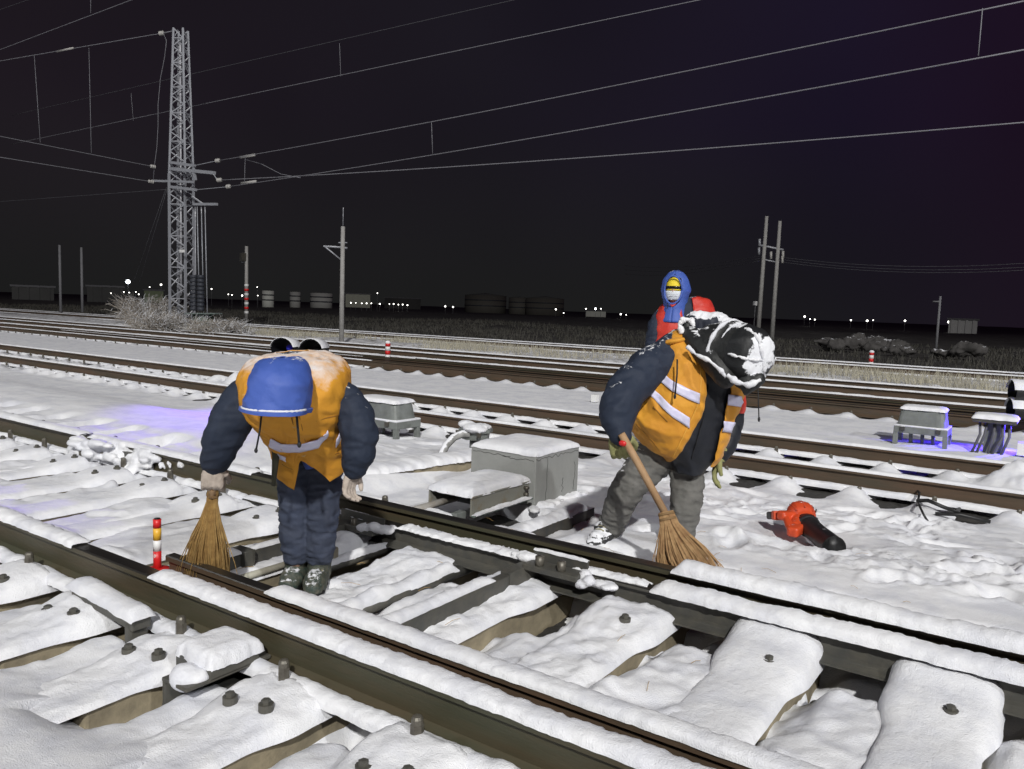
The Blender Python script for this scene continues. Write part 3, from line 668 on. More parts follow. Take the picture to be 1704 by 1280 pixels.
BX = thing('switch_machine_box', 'large plain grey box with cracked paint and a thick flat snow top', 'equipment box', ((bx0+bx1)/2, (by0+by1)/2, -.12))
Acc().box(((bx0+bx1)/2, (by0+by1)/2, (bz1-.18)/2), (bx1-bx0, by1-by0, bz1+.18), bev=.006).obj('housing', BOXM, BX, False)
rounded_slab_snow('snow_cap', bx0, bx1, by0, by1, bz1, .045, BX, 3, over=.006)
rounded_slab_snow('block_snow', *CHS[0], .05, C2, 77, over=.008, n=(30, 30))
# hair cracks and moss run modelled as thin raised lines
def crack(parent, pts, r_=.0016, name='crack', m=BLACK):
    return tubeo(name, pts, r_, m, parent, 4)
for kk, (f0, f1, zz, amp) in enumerate([(0.03, .62, -.035, .010), (.50, .97, -.045, .012)]):
    P = []; 
    for i in range(30):
        t = f0+(f1-f0)*i/29; P.append((bx0+(bx1-bx0)*t, by0-.001, bz1+zz+amp*float(fbm(np.array([t*14.]), np.array([kk*5.]), 6, 3)[0])))
    crack(BX, P)
for kk, (f0, z0, z1) in enumerate([(.25, -.04, -.35), (.62, -.22, -.33), (.9, -.12, -.34)]):
    P = [(bx1+.001, by0+(by1-by0)*(f0+.03*float(fbm(np.array([i*.4]), np.array([kk*3.]), 7, 3)[0])), bz1+z0+(z1-z0)*i/14) for i in range(15)]
    crack(BX, P)
P = [(bx1+.001, by0+(by1-by0)*i/40, bz1-.035+.02*float(fbm(np.array([i*.35]), np.array([2.]), 8, 3)[0])) for i in range(41)]
crack(BX, P)
lumps('foot_snow', [((bx1+.03, by0+.05+i*.1, -.085), (.06, .07, .04)) for i in range(7)]+[((bx1+.0, by0-.03, -.09), (.06, .05, .03))], SNOWC, BX, s=31)
# hood cover
cz = .17; cx0 = -3.70; cx1 = -3.10; cy0 = 3.93; cy1 = by0-.01
q0 = G(716, 811, .22); 
HC = thing('metal_rod_cover', 'low grey metal hood, open at the front, joined to the large grey box', 'equipment cover', (-3.4, 4.3, -.05))
hx0 = -3.41; hx1 = -3.045; hy0 = 4.02; cy1 = by0-.08
a = Acc(); tz = .118; bzc = -.002
def wall(P0, P1, z0, z1, th=.012):
    d = (Vector(P1)-Vector(P0)); n = Vector((-d.y, d.x, 0)).normalized()*th
    V = [Vector((*P0, z0)), Vector((*P1, z0)), Vector((*P1, z1)), Vector((*P0, z1))]; V += [v+n for v in V]
    return V, [(0, 1, 2, 3), (7, 6, 5, 4), (0, 4, 5, 1), (1, 5, 6, 2), (2, 6, 7, 3), (3, 7, 4, 0)]
a.add(*wall((hx1, hy0), (hx1, cy1), bzc, tz)); a.add(*wall((hx0, cy1), (hx0, hy0), bzc, tz))
a.box(((hx0+hx1)/2, (hy0+cy1)/2, tz+.004), (hx1-hx0+.012, cy1-hy0, .012), bev=.002)
a.obj('hood', mat('weathered_cover_steel', (.23, .23, .20), .6, (.20, .145, .075), 5, bump=.001, nlo=.52, nhi=.7), HC, False)
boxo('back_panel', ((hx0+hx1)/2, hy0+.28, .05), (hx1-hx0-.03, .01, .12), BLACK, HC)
rounded_slab_snow('snow_cap', hx0, hx1, hy0, cy1, tz+.008, .055, HC, 8, over=.008)
boxo('side_flange', (hx1+.018, (hy0+cy1)/2, bzc+.005), (.03, cy1-hy0+.02, .016), GREENST, HC)
bar_snow('flange_snow', (hx1+.02, hy0, bzc+.012), (hx1+.02, cy1-.02, bzc+.012), .017, .018, HC, 12)
for yy, zz in ((cy1-.06, .085), (cy1-.06, .04)): tubeo('bolt', [(hx1, yy, zz), (hx1+.03, yy, zz)], .014, BOLT, HC, 8)
tubeo('drive_rod', [(-3.34, 3.60, .03), (-3.32, 4.2, .045)], .024, mat('rod_grey_brown', (.25, .22, .18), .6, (.35, .34, .32), 10), HC, 10)
boxo('rod_lug', (-3.12, 3.98, .0), (.05, .10, .05), STEELP, HC)
RB = thing('iron_bearer', 'snowy iron bearer running right from the hood cover towards the standing legs', 'track bearer', (-2.6, 4.2, -.05))
for xx in (-2.66,):
    bar('beam', (xx, 3.46, -.07), (xx, 4.85, -.07), .13, .10, IRON, RB); bar_snow('snow_strip', (xx, 3.55, -.025), (xx, 4.8, -.025), .062, .04, RB, xx)
# buried bearer edge on either side of the big box
for nm_, p0, p1 in (('west', (640, 765), (725, 742)), ('east', (968, 802), (1010, 812))):
    pass
LB = thing('concrete_bearer', 'beige concrete bearer edge showing from the snow left of the large grey box', 'track bearer', (-4.2, 4.6, -.05))
p0 = G(655, 795, -.02); bar('beam', (p0.x-.2, p0.y-.25, -.06), (p0.x+.05, p0.y+1.3, -.06), .26, .16, CONC, LB)
bar_snow('snow_strip', (p0.x-.2, p0.y-.25, .02), (p0.x+.05, p0.y+1.3, .02), .15, .05, LB, 4)

# mushroom shaped cable terminal
pm = G(790, 768, -.12); M1 = thing('cable_terminal', 'round capped cable terminal with bent conduit, in front of the second line', 'cable terminal', pm)
top = AY(787, 712, pm.y).z
a = Acc(); a.tube([pm, (pm.x, pm.y, top-.05)], .055, 12); a.obj('post', STEELP, M1)
def octo(c, r0, z0, z1, r1=None, n=8): 
    r1 = r1 or r0; return Acc().tube([(c[0], c[1], z0), (c[0], c[1], z0+.02*(z1-z0)), (c[0], c[1], z1)], [r0, r0, r1], n)
octo(pm, .13, top-.10, top-.035, .14).obj('body', STEELP, M1, False)
octo(pm, .165, top-.032, top).obj('lid', STEELP, M1, False)
lumps('snow_cap', [((pm.x, pm.y, top+.012), (.165, .165, .045)), ((pm.x-.03, pm.y, top+.03), (.12, .13, .045))], SNOWC, M1, s=33)
for kx in (-.12, .13): boxo('latch', (pm.x+kx, pm.y-.12, top-.04), (.035, .03, .05), IRON, M1)
cpts = [PD(770+dx, yy, 7.45+dd) for dx, yy, dd in ((12, 722, 0), (0, 722, .0), (-15, 728, -.03), (-28, 742, -.08), (-36, 758, -.14), (-38, 772, -.2), (-38, 785, -.3))]
tubeo('conduit', cpts, .036, mat('conduit_frost', (.35, .35, .34), .7, (.2, .2, .19), 20, snow=.45), M1, 10)

# cabinet on legs (three of them)
def cabinet(px0, px1, py_top, py_mid, py_base, zg, label, depthy, snowc=True):
    b0 = G(px0, py_base, zg); b1 = G(px1, py_base+2, zg); Yc = (b0.y+b1.y)/2
    x0_ = AY(px0, py_mid, Yc).x; x1_ = AY(px1, py_mid, Yc).x; zt = AY((px0+px1)/2, py_top, Yc).z; zm = AY((px0+px1)/2, py_mid, Yc).z
    t = thing('cable_cabinet', label, 'equipment cabinet', ((x0_+x1_)/2, Yc, zg), 'cable cabinets beside the lines')
    cxm = (x0_+x1_)/2; wd = x1_-x0_
    a = Acc(); bm_z = (zt+zm)/2
    V = []
    for (sx, sy, zz) in ((1, 1, zm), (.9, .86, zt-.03), (.84, .8, zt)):
        for i in range(20):
            q = 2*math.pi*i/20+math.pi/4; cx_ = math.copysign(abs(math.cos(q))**.25, math.cos(q)); cy_ = math.copysign(abs(math.sin(q))**.25, math.sin(q))
            V.append((cxm+cx_*wd*.46*sx, Yc+depthy/2+cy_*depthy*.46*sy, zz))
    F = grid_faces(3, 20, True)+[tuple(40+i for i in range(20))]
    mk('lid', V, F, STEELP, t, False)
    boxo('base_frame', (cxm, Yc+depthy/2, zm-.045), (wd, depthy, .08), STEELP, t, bev=.008)
    boxo('shelf_snow', (cxm, Yc+depthy/2, zm+.004), (wd*1.0, depthy*1.0, .022), SNOWC, t, bev=.009, smooth=True)
    for k in (-.33, .33): boxo('latch', (cxm+k*wd, Yc-.01, zm-.03), (.05, .03, .055), IRON, t)
    for k in (-.46, .46):
        for dd in (0.03, depthy-.03): boxo('leg', (cxm+k*wd, Yc+dd, (zm-.08+zg)/2), (.055, .05, zm-.08-zg), STEELP, t, bev=.004)
    for k in (-.22, 0, .2): tubeo('cable', [(cxm+k*wd, Yc+depthy/2, zm-.08), (cxm+k*wd+.01, Yc+depthy/2, zg-.02)], .022, STEELP, t)
    rounded_slab_snow('snow_cap', cxm-wd*.39, cxm+wd*.39, Yc+depthy*.12, Yc+depthy*.88, zt, .04, t, 12, over=.02, n=(24, 24))
    return t
cabinet(1487, 1578, 683, 712, 742, -.14, 'grey cabinet on legs with a pale lid, left of the narrow terminal box', .42)
cabinet(575, 660, 668, 697, 728, -.14, 'grey green cabinet on legs half hidden behind the left worker', .40)
# narrow terminal box with hanging cables
pt = G(1650, 756, -.14); zt = AY(1655, 697, pt.y).z
M2 = thing('terminal_box', 'narrow terminal box with flat snow lid and hanging cables at the right edge', 'equipment cabinet', pt)
boxo('lid', (pt.x+.0, pt.y+.15, zt-.03), (.44, .34, .05), IRONB, M2, bev=.012)
rounded_slab_snow('snow_cap', pt.x-.22, pt.x+.22, pt.y-.02, pt.y+.32, zt-.004, .05, M2, 17, over=.012, n=(26, 26))
boxo('post', (pt.x, pt.y+.17, (zt-.05-.14)/2), (.20, .10, zt-.05+.14), STEELP, M2)
for k in range(5):
    xk = pt.x-.15+k*.075; tubeo('cable', [(xk, pt.y+.08, zt-.05), (xk+random.uniform(-.02, .02), pt.y+.05, zt-.2), (xk-.05+random.uniform(-.03, .03), pt.y+.02, -.15)], .016, mat('cable_grey', (.10, .10, .11), .7, snow=.9), M2)
M3 = thing('small_white_box', 'small pale box on the snow right of the narrow terminal box', 'equipment box', (pt.x+.35, pt.y+.1, -.14))
boxo('box', (pt.x+.36, pt.y+.1, -.05), (.24, .2, .14), WHTP, M3)
M4 = thing('small_white_box', 'tiny white box standing on the snow left of the bending worker in orange', 'equipment box', G(990, 668, -.12))
p = G(990, 668, -.12); boxo('box', (p.x, p.y, p.z+.05), (.10, .10, .12), WHTP, M4)

# dwarf signals
def dwarf(px, py, zg, label, n=2, stacked=False, face=(0, -1), Hh=.45, s=1.0, lift=None):
    b = G(px, py, zg); t = thing('dwarf_signal', label, 'railway signal', b, 'dwarf signals')
    f = Vector((*face, 0)).normalized(); sd = Vector((-f.y, f.x, 0))
    boxo('post', (b.x, b.y, b.z+.08), (.10, .10, .3), IRON, t)
    for i in range(n):
        c = b+(Vector((0, 0, Hh-.1+i*.36*s)) if stacked else sd*((i-.5)*.62*s)+Vector((0, 0, Hh-.12)))
        V = []; nn = 14
        for k, (tt, rr) in enumerate(((-.16, .15), (.12, .19), (.36, .20))):
            for j in range(nn):
                q = 2*math.pi*j/nn; V.append(c+f*tt*s+sd*rr*s*1.25*math.cos(q)+Vector((0, 0, rr*s*math.sin(q))))
        F = grid_faces(3, nn, True)+[tuple(range(nn-1, -1, -1))]
        h_ = mk('signal_head', V, F, BLACK, t)
        V2 = []
        for k, (tt, rr) in enumerate(((-.18, .15), (-.16, .165), (.12, .205), (.38, .215), (.40, .20))):
            for j in range(9):
                q = math.pi*(.06+.88*j/8); V2.append(c+f*tt*s+sd*rr*s*1.25*math.cos(q)+Vector((0, 0, rr*s*math.sin(q)+.03*math.sin(q)*s)))
        mk('snow_cap', V2, grid_faces(5, 9), SNOWC, t)
        Acc().ell(c+f*.0, (.07*s, .07*s, .07*s), 10).obj('lens', mat('blue_lens', (.02, .03, .4), .1, emit=(.12, .08, 1), estr=.04) if i == 0 else BLACK, t)
    return b
dwarf(505, 601, -.10, 'pair of black hooded signal lamps with snowy tops behind the left worker', face=(.45, -.9), Hh=.42, s=1.15)
dwarf(1712, 722, -.12, 'black stacked signal lamps cut by the right edge of the view', stacked=True, face=(-.9, -.35), Hh=.42, s=.7)
spot('signal_lamp_blue', PD(1745, 690, 9.6), G(1540, 745, -.1), 330, (.08, .04, 1), 66, .05, .6)
spot('signal_lamp_violet', DD(566, 405, 22), G(335, 712, -.05), 17000, (.22, .10, 1), 9, .1, 1.0)

# posts
def rw_post(px, py, zg, h_, r_, label, grp='red and white marker posts'):
    b = G(px, py, zg); t = thing('marker_post', label, 'marker post', b, grp)
    for k, mm in enumerate((WHTP, REDP, WHTP, REDP)):
        tubeo('band', [b+Vector((0, 0, h_*k/4)), b+Vector((0, 0, h_*(k+1)/4))], r_, mm, t)
    Acc().ell(b+Vector((0, 0, h_)), (r_*1.1, r_*1.1, r_*.8), 10).obj('snow_cap', SNOWC, t)
rw_post(645, 597, -.02, .40, .065, 'short red and white post between the rusty lines right of the signal lamps')
rw_post(1449, 608, -.05, .42, .07, 'small red and white post beside the far line on the right')
# stick marker on the outer rail
pb = Vector((-3.30, 1.945, .03)); pb = G(262, 945, .12)
t = thing('stick_marker', 'short red yellow and white striped stick standing on a red magnet base', 'marker', pb)
sh = 0
for L_, mm in ((.080, REDP), (.050, WHTP), (.056, YELP), (.040, REDP)):
    tubeo('band', [pb+Vector((0, 0, sh)), pb+Vector((0, 0, sh+L_))], .0175, mm, t, 14); sh += L_
tubeo('tip', [pb+Vector((0, 0, sh)), pb+Vector((0, 0, sh+.004))], .013, BLACK, t, 14)
a = Acc(); a.tube([pb+Vector((0, 0, -.022)), pb+Vector((0, 0, -.004)), pb+Vector((0, 0, 0))], [.055, .055, .035], 16); a.box(pb+Vector((.05, .0, -.02)), (.09, .05, .02), rz=-.3, bev=.005); a.obj('base', REDP, t)
boxo('label_tag', pb+Vector((.006, -.0155, .06)), (.008, .002, .016), WHTP, t)

# ------------------------------------------------------------------ leaf blower on the snow
def blower():
    c = G(1322, 868, .05)
    t = thing('leaf_blower', 'orange hand held leaf blower with a black nozzle lying on the snow', 'leaf blower', G(1330, 890, -.05))
    a = G(1341, 872, .045); b = G(1388, 912, .03); d = (b-a).normalized()
    mid = a.lerp(b, .45)
    Acc().tube([a-d*.02, a+d*.03, mid, b-d*.01, b, b, b-d*.01, b-d*.12], [.070, .064, .062, .068, .070, .064, .062, .058], 28, cap=False).obj('nozzle', BLKP, t)
    tubeo('nozzle_mouth', [b-d*.10, b-d*.095], [.056, .056], BLACK, t, 24)
    ac = Acc(); up = Vector((0, 0, 1)); sd = d.cross(up).normalized(); hc = a-d*.10+Vector((0, 0, .025))
    ac.ell(hc, (.095, .095, .095), 18); ac.tube([hc, a-d*.01, a+d*.01], [.085, .066, .064], 18); ac.tube([hc-sd*.05, hc+sd*.05], .088, 20)
    me = remesh(ac, .007, 3, lambda p: .0*p[:, 0]); mko('fan_housing', me, ORNG, t)
    for k in range(7):
        q = k/7*2*math.pi; e1 = hc+sd*-.07; 
    # vents on the housing
    for k in range(6):
        q = 2*math.pi*k/6; v1 = hc-sd*.088+(d*math.cos(q)+up*math.sin(q))*.03; v2 = hc-sd*.086+(d*math.cos(q)+up*math.sin(q))*.062
        bar('vent', v1, v2, .008, .006, BLKP, t, .001)
    g0 = hc-sd*.04+Vector((0, 0, .03)); left = -RT; nr = Vector((RT.x, RT.y, 0)).normalized()*-1; fwd = Vector((FW.x, FW.y, 0)).normalized()
    hA = G(1302, 858, .09); hB = G(1318, 886, .03)
    ac = Acc(); q1 = (hc-hA).to_track_quat('X', 'Z').to_matrix(); q2 = (a-hB).to_track_quat('X', 'Z').to_matrix()
    ac.box(hA.lerp(hc, .35), (.17, .065, .060), rot=q1, bev=.015); ac.box(hB.lerp(a, .25), (.12, .075, .065), rot=q2, bev=.015); ac.tube([hA.lerp(hc, .15), hB.lerp(hA, .4), hB], [.022, .020, .024], 10); ac.tube([hc, hB.lerp(hc, .3)], [.05, .035], 12)
    me = remesh(ac, .006, 2); mko('handle', me, ORNG, t)
    tubeo('collar', [a+d*.02, a+d*.06], [.074, .072], mat('collar_black', (.02, .02, .022), .35), t, 24)
    for k_ in range(8):
        q = 2*math.pi*k_/8; e0 = hc-d*.088+(sd*math.cos(q)+up*math.sin(q))*.030; e1 = hc+(sd*math.cos(q)*.095+up*math.sin(q)*.095); e2 = hc+d*.07+(sd*math.cos(q)+up*math.sin(q))*.074
        tubeo('rib', [e0, hc-d*.05+(sd*math.cos(q)+up*math.sin(q))*.082, e1, e2], .0045, mat('blower_rib', (.42, .045, .015), .5), t, 5)
    bt = G(1288, 858, .055); q = (hA-bt).to_track_quat('X', 'Z').to_matrix()
    Acc().box(bt, (.09, .075, .05), rot=q, bev=.012).obj('battery', BLKP, t, False)
    Acc().box(bt.lerp(hA, .55), (.05, .085, .06), rot=q, bev=.012).obj('battery_mount', ORNG, t, False)
blower()

# cables by the joint on the second line
t = thing('loose_cable', 'black jumper cable curling over the snow below the second line, right side', 'cable', G(1540, 840, -.1))
for pts, r_ in (([(1508, 812), (1512, 803), (1524, 806), (1530, 818), (1528, 826)], .010), ([(1528, 822), (1545, 830), (1570, 835), (1596, 830), (1602, 822), (1594, 818)], .016), ([(1528, 824), (1530, 838), (1538, 848), (1545, 848)], .009), ([(1558, 838), (1600, 842), (1650, 848)], .014)):
    P = []
    for i, (x_, y_) in enumerate(pts):
        g = G(x_, y_, -.05); P.append(Vector((g.x, g.y, hz(g.x, g.y)+.035+(.03 if 0 < i < len(pts)-1 else -.02))))
    tubeo('cable', P, r_, BLKP, t, 8)

# ------------------------------------------------------------------ people
class Surf:
    """closed tube surface given by rows (left point, right point, half depth)"""
    def __init__(s, rows, n=2.3):
        s.rows = rows; s.n = n; s.K = len(rows)
    def row(s, v):
        v = min(max(v, 0), s.K-1.0001); i = int(v); f = v-i
        def cr(a, b, c, d): return .5*((2*b)+(c-a)*f+(2*a-5*b+4*c-d)*f*f+(3*b-a-3*c+d)*f**3)
        i0 = max(i-1, 0); i3 = min(i+2, s.K-1); q = [s.rows[j] for j in (i0, i, i+1, i3)]
        px = [cr(*[r[j] for r in q]) for j in range(7)]
        return px       # xl,yl,xr,yr,depth_l,depth_r,hd
    def pt(s, u, v, off=0):
        xl, yl, xr, yr, dl, dr, hd = s.row(v); Lp = PD(xl, yl, dl); Rp = PD(xr, yr, dr)
        c = (Lp+Rp)/2; a = (Rp-Lp)/2; b = Vector((0, 0, 1)).cross(a).normalized()   # points away from camera
        cu = math.cos(u); su = math.sin(u); e_ = 2/s.n
        ca = math.copysign(abs(cu)**e_, cu); sa = math.copysign(abs(su)**e_, su)
        k = 1+off/max(a.length, .03); kb = 1+off/max(hd, .03)
        return c-a*ca*k-b*sa*hd*kb      # u=0 left, pi/2 front, pi right, 3pi/2 back
    def uv(s, px, py):
        tx, ty = px, py
        for _ in range(3):
            u, v = s.uv0(tx, ty); d = s.pt(u, v, 0)-CP; z = d.dot(FW); tx += .8*(px-(PW/2+FPX*d.dot(RT)/z)); ty += .8*(py-(PH/2-FPX*d.dot(UP)/z))
        return s.uv0(tx, ty)
    def uv0(s, px, py):
        lo, hi = 0., s.K-1.
        for _ in range(30):
            m_ = (lo+hi)/2; r = s.row(m_); t = (px-r[0])/max(r[2]-r[0], 1); yy = r[1]+(r[3]-r[1])*t
            if yy < py: lo = m_
            else: hi = m_
        r = s.row(lo); mid = (r[0]+r[2])/2; a = (r[2]-r[0])/2; c = max(-1, min(1, (mid-px)/a)); ca = math.copysign(abs(c)**(s.n/2), c)
        return math.acos(max(-1, min(1, ca))), lo
    def front(s, px, py, off): u, v = s.uv(px, py); return s.pt(u, v, off)
    def mesh(s, name, m, parent, nu=48, nv=60, v0=0, v1=None, u0=0, u1=2*math.pi, off=0, thick=0, disp=None, edge=None, close_ends=False, ufun=None):
        v1 = s.K-1 if v1 is None else v1; full = ufun is None and abs(u1-u0-2*math.pi) < 1e-6
        V = []
        for i in range(nv):
            v = v0+(v1-v0)*i/(nv-1); a, b = (u0, u1) if ufun is None else ufun(v)
            for j in range(nu):
                u = a+(b-a)*j/(nu if full else nu-1)
                vv = v if edge is None else v0+(v-v0)*edge(u)
                V.append(s.pt(u, vv, off))
        F = grid_faces(nv, nu, full)
        if close_ends: F += [tuple(range(nu-1, -1, -1)), tuple((nv-1)*nu+k for k in range(nu))]
        me = bpy.data.meshes.new(name); me.from_pydata([tuple(v) for v in V], [], F)
        bm = bmesh.new(); bm.from_mesh(me); bmesh.ops.recalc_face_normals(bm, faces=bm.faces); bm.to_mesh(me); bm.free()
        if disp: displace(me, disp)
        o = mko(name, me, m, parent)
        if thick: md = o.modifiers.new('thickness', 'SOLIDIFY'); md.thickness = thick; md.offset = 0
        return o
    def strip(s, name, pts, halfw, m, parent, off=.008, disp=None):
        """band following pixel polyline; halfw in pixels vertically"""
        V = []; P = []
        for i in range(len(pts)-1):
            for k in range(12):
                t = k/12; P.append((pts[i][0]*(1-t)+pts[i+1][0]*t, pts[i][1]*(1-t)+pts[i+1][1]*t))
        P.append(pts[-1])
        for (x_, y_) in P:
            for h_ in (-1, -.5, 0, .5, 1):
                u_, v_ = s.uv(x_, y_+h_*halfw); p0_ = s.pt(u_, v_, 0); nr_ = (s.pt(u_, v_, .01)-p0_).normalized()
                V.append(p0_+nr_*(off+(float(disp(np.array([tuple(p0_)]))[0]) if disp else 0)))
        me = bpy.data.meshes.new(name); me.from_pydata([tuple(v) for v in V], [], [tuple(reversed(f)) for f in grid_faces(len(P), 5)])
        o = mko(name, me, m, parent); md = o.modifiers.new('thickness', 'SOLIDIFY'); md.thickness = .003; md.offset = 0; return o
def displace_fixed(me, disp):
    n = len(me.vertices); co = np.empty(n*3, np.float32); me.vertices.foreach_get('co', co); co = co.reshape(-1, 3).astype(float)
    co = co-np.array(Vector((FW.x, FW.y, 0)).normalized())[None, :]*disp(co)[:, None]; me.vertices.foreach_set('co', co.ravel().astype(np.float32)); me.update()

def limb(acc, pts, n=16):
    P = [PD(p[0], p[1], p[2]) for p in pts]; r = [p[3] for p in pts]
    # catmull resample
    Q = []; RR = []
    for i in range(len(P)-1):
        a, b, c, d = P[max(i-1, 0)], P[i], P[i+1], P[min(i+2, len(P)-1)]
        for k in range(5):
            f = k/5; Q.append(.5*((2*b)+(c-a)*f+(2*a-5*b+4*c-d)*f*f+(3*b-a-3*c+d)*f**3)); RR.append(r[i]*(1-f)+r[i+1]*f)
    Q.append(P[-1]); RR.append(r[-1]); acc.tube(Q, RR, n); acc.ell(P[0], (r[0],)*3, 14); acc.ell(P[-1], (r[-1]*.98,)*3, 14)
def hand(name, wrist, fdir, pnorm, m, parent, curl=1.0, side=1, scale=1.0, spread=.1, thumb_curl=.6):
    X_ = fdir.normalized(); Z_ = (pnorm-X_*pnorm.dot(X_)).normalized(); Y_ = Z_.cross(X_)*side
    def W(x, y, z): return wrist+(X_*x+Y_*y+Z_*z)*scale
    a = Acc(); a.tube([W(-.05, 0, 0), W(.0, 0, 0), W(.02, 0, 0)], [.030*scale, .028*scale, .03*scale], 14)
    for y in (-.028, -.010, .010, .026): a.tube([W(.01, y*.7, 0), W(.045, y, .002), W(.085, y*1.05, 0)], [.018*scale, .017*scale, .014*scale], 12)
    for i, (y, l) in enumerate(((.030, .070), (.010, .080), (-.010, .074), (-.029, .058))):
        ang = -.1; p = Vector((.085, y*1.05, 0)); P = [p.copy()]; 
        for seg, (fr, ca) in enumerate(((.42, .75), (.32, .9), (.26, .6))):
            ang += ca*curl; p = p+Vector((math.cos(ang)*l*fr*1.0, y*spread*fr*2, -math.sin(ang)*l*fr)); P.append(p.copy())
        a.tube([W(*(P[0]-Vector((.02, 0, 0))))]+[W(*q) for q in P], [.013*scale, .0125*scale, .0115*scale, .0105*scale, .0085*scale], 10)
        a.ell(W(*P[-1]), (.0085*scale,)*3, 8)
    th = [W(.012, .018, 0), W(.035, .045, -.010), W(.062, .056, -.022*thumb_curl*1.6), W(.082, .050, -.040*thumb_curl*1.4)]
    a.tube(th, [.016*scale, .0145*scale, .0125*scale, .010*scale], 10); a.ell(th[-1], (.010*scale,)*3, 8)
    me = remesh(a, .0042*scale, 2, lambda p: .0012*vn3(p*120, 3)); return mko(name, me, m, parent)
def body(parent, head, neck, chest, hips, arms, legs, name='body'):
    """one continuous figure under the clothes: points are (px,py,depth)"""
    a = Acc()
    hp = PD(*head); a.ell(hp, (.07, .08, .085), 16)
    f_ = (Vector((0, 0, 0)))
    limb(a, [(*head, .05), (*neck, .052), (*chest, .10)]); limb(a, [(*chest, .125), (*hips, .115)])
    for A_ in arms: limb(a, [(*A_[0], .040), (*A_[1], .034), (*A_[2], .024)])
    for A_ in legs: limb(a, [(*A_[0], .070), (*A_[1], .050), (*A_[2], .036)])
    return mko(name, remesh(a, .016, 2), SKIN, parent)
def boot(name, heel, toe, h_, m, parent, sc=1.0, ank=None):
    heel = Vector(heel); toe = Vector(toe); d = (toe-heel).normalized(); up = Vector((0, 0, 1)); sd = d.cross(up)
    a = Acc(); r_ = .046*sc
    L_ = (toe-heel).length
    a.tube([heel+up*.04, heel+d*L_*.35+up*.045, heel+d*L_*.72+up*.036, toe-d*.02+up*.030], [.040*sc, .046*sc, .048*sc, .032*sc], 14)
    a.ell(toe-d*.03+up*.030, (.042*sc, .042*sc, .030*sc), 12); a.ell(heel+up*.03, (.040*sc, .040*sc, .030*sc), 12)
    an = Vector(ank) if ank is not None else heel+up*h_+d*.03
    a.tube([heel+d*.03+up*.05, heel+d*.035+up*.09, an], [.050*sc, .048*sc, .053*sc], 14)
    me = remesh(a, .007, 3, lambda p: .0045*fbm3(p*45, 4)+.003*(1-np.abs(vn3(p*np.array([40, 40, 90]), 7))*2))
    o = mko(name, me, m, parent)
    s_ = Acc(); s_.tube([heel-d*.03+up*.008, heel+d*.02+up*.008, heel+d*L_*.45+up*.008, heel+d*L_*.8+up*.008, toe+d*.01+up*.008], [.02*sc, .042*sc, .040*sc, .046*sc, .02*sc], 12)
    me2 = bpy.data.meshes.new('sole'); V = [Vector((v[0], v[1], heel.z+(v[2]-heel.z-.008)*.28+.010)) for v in s_.V]; me2.from_pydata([tuple(v) for v in V], [], s_.F)
    q = mko('sole', me2, BLACK, parent)
    # laces
    for k in range(5):
        c = heel+d*(.06+.018*k)+up*(.115-.016*k)
        tubeo('lace', [c-sd*.028, c+up*.008, c+sd*.028], .0035, mat('lace', (.35, .32, .2), .8), parent, 6)
    return o

fh = Vector((FW.x, FW.y, 0)).normalized(); rh = Vector((RT.x, RT.y, 0)).normalized(); UPW = Vector((0, 0, 1))

# ---- left worker
WL = thing('person', 'bending worker in blue hood and orange vest sweeping the rail with a straw broom', 'person', G(508, 975, .04))
wl_d = 3.68
body(WL, (463, 655, 3.05), (475, 655, 3.18), (495, 660, 3.36), (515, 700, 3.62), [((415, 660, 3.33), (370, 715, 3.31), (357, 775, 3.37)), ((562, 668, 3.38), (598, 720, 3.33), (590, 778, 3.37))],
     [((495, 730, 3.64), (491, 850, 3.66), (492, 935, 3.72)), ((540, 730, 3.64), (537, 850, 3.66), (533, 935, 3.72))])
a = Acc()
limb(a, [(500, 715, 3.64, .10), (492, 790, 3.64, .078), (490, 850, 3.66, .070), (492, 900, 3.70, .066), (493, 920, 3.72, .060)])
limb(a, [(535, 715, 3.64, .10), (540, 790, 3.64, .078), (536, 850, 3.66, .070), (533, 902, 3.70, .066), (532, 922, 3.72, .060)])
mko('trousers', remesh(a, .008, 3, wrinkle(.010, 13, (0, 0, 1), 2.4, s=3)), JEAN, WL)
hL = G(497, 962, .03); boot('boot', hL+Vector((0, 0, -.01)), G(478, 984, .03), .13, BOOT, WL, 1.12, ank=PD(493, 918, 3.73))
hR = G(533, 965, .03); boot('boot', hR+Vector((0, 0, -.01)), G(519, 992, .03), .13, BOOT, WL, 1.12, ank=PD(533, 920, 3.73))
rows = [(462, 592, 515, 590, 3.46, 3.46, .05), (425, 600, 552, 595, 3.44, 3.44, .16), (408, 620, 574, 612, 3.40, 3.40, .21), (407, 645, 579, 640, 3.37, 3.37, .23), (410, 670, 574, 668, 3.36, 3.37, .23),
        (423, 694, 568, 693, 3.37, 3.39, .21), (442, 718, 566, 718, 3.42, 3.44, .175), (452, 745, 572, 742, 3.49, 3.50, .135), (460, 769, 573, 767, 3.53, 3.54, .110), (465, 793, 571, 790, 3.55, 3.56, .100), (468, 820, 567, 813, 3.565, 3.57, .095)]
SL = Surf(rows, 2.35)
wf = wrinkle(.016, 7, (.8, .2, .3), 1.7, s=14)
def hemL(u):   # pointed front hems with an open V
    if u > math.pi: return .845
    x = u/math.pi
    return float(np.interp(x, [0, .2, .403, .484, .71, .88, 1], [.85, .89, .95, .74, .91, .87, .84]))
SL.mesh('jacket', NAVY, WL, 44, 44, v0=.1, v1=7.1, off=-.022, disp=wf, close_ends=True)
SL.mesh('vest', VESTS, WL, 110, 120, v0=0.02, off=0.0, edge=hemL, thick=.004, disp=lambda p: wf(p)+.002*vn3(p*40, 4), ufun=None)
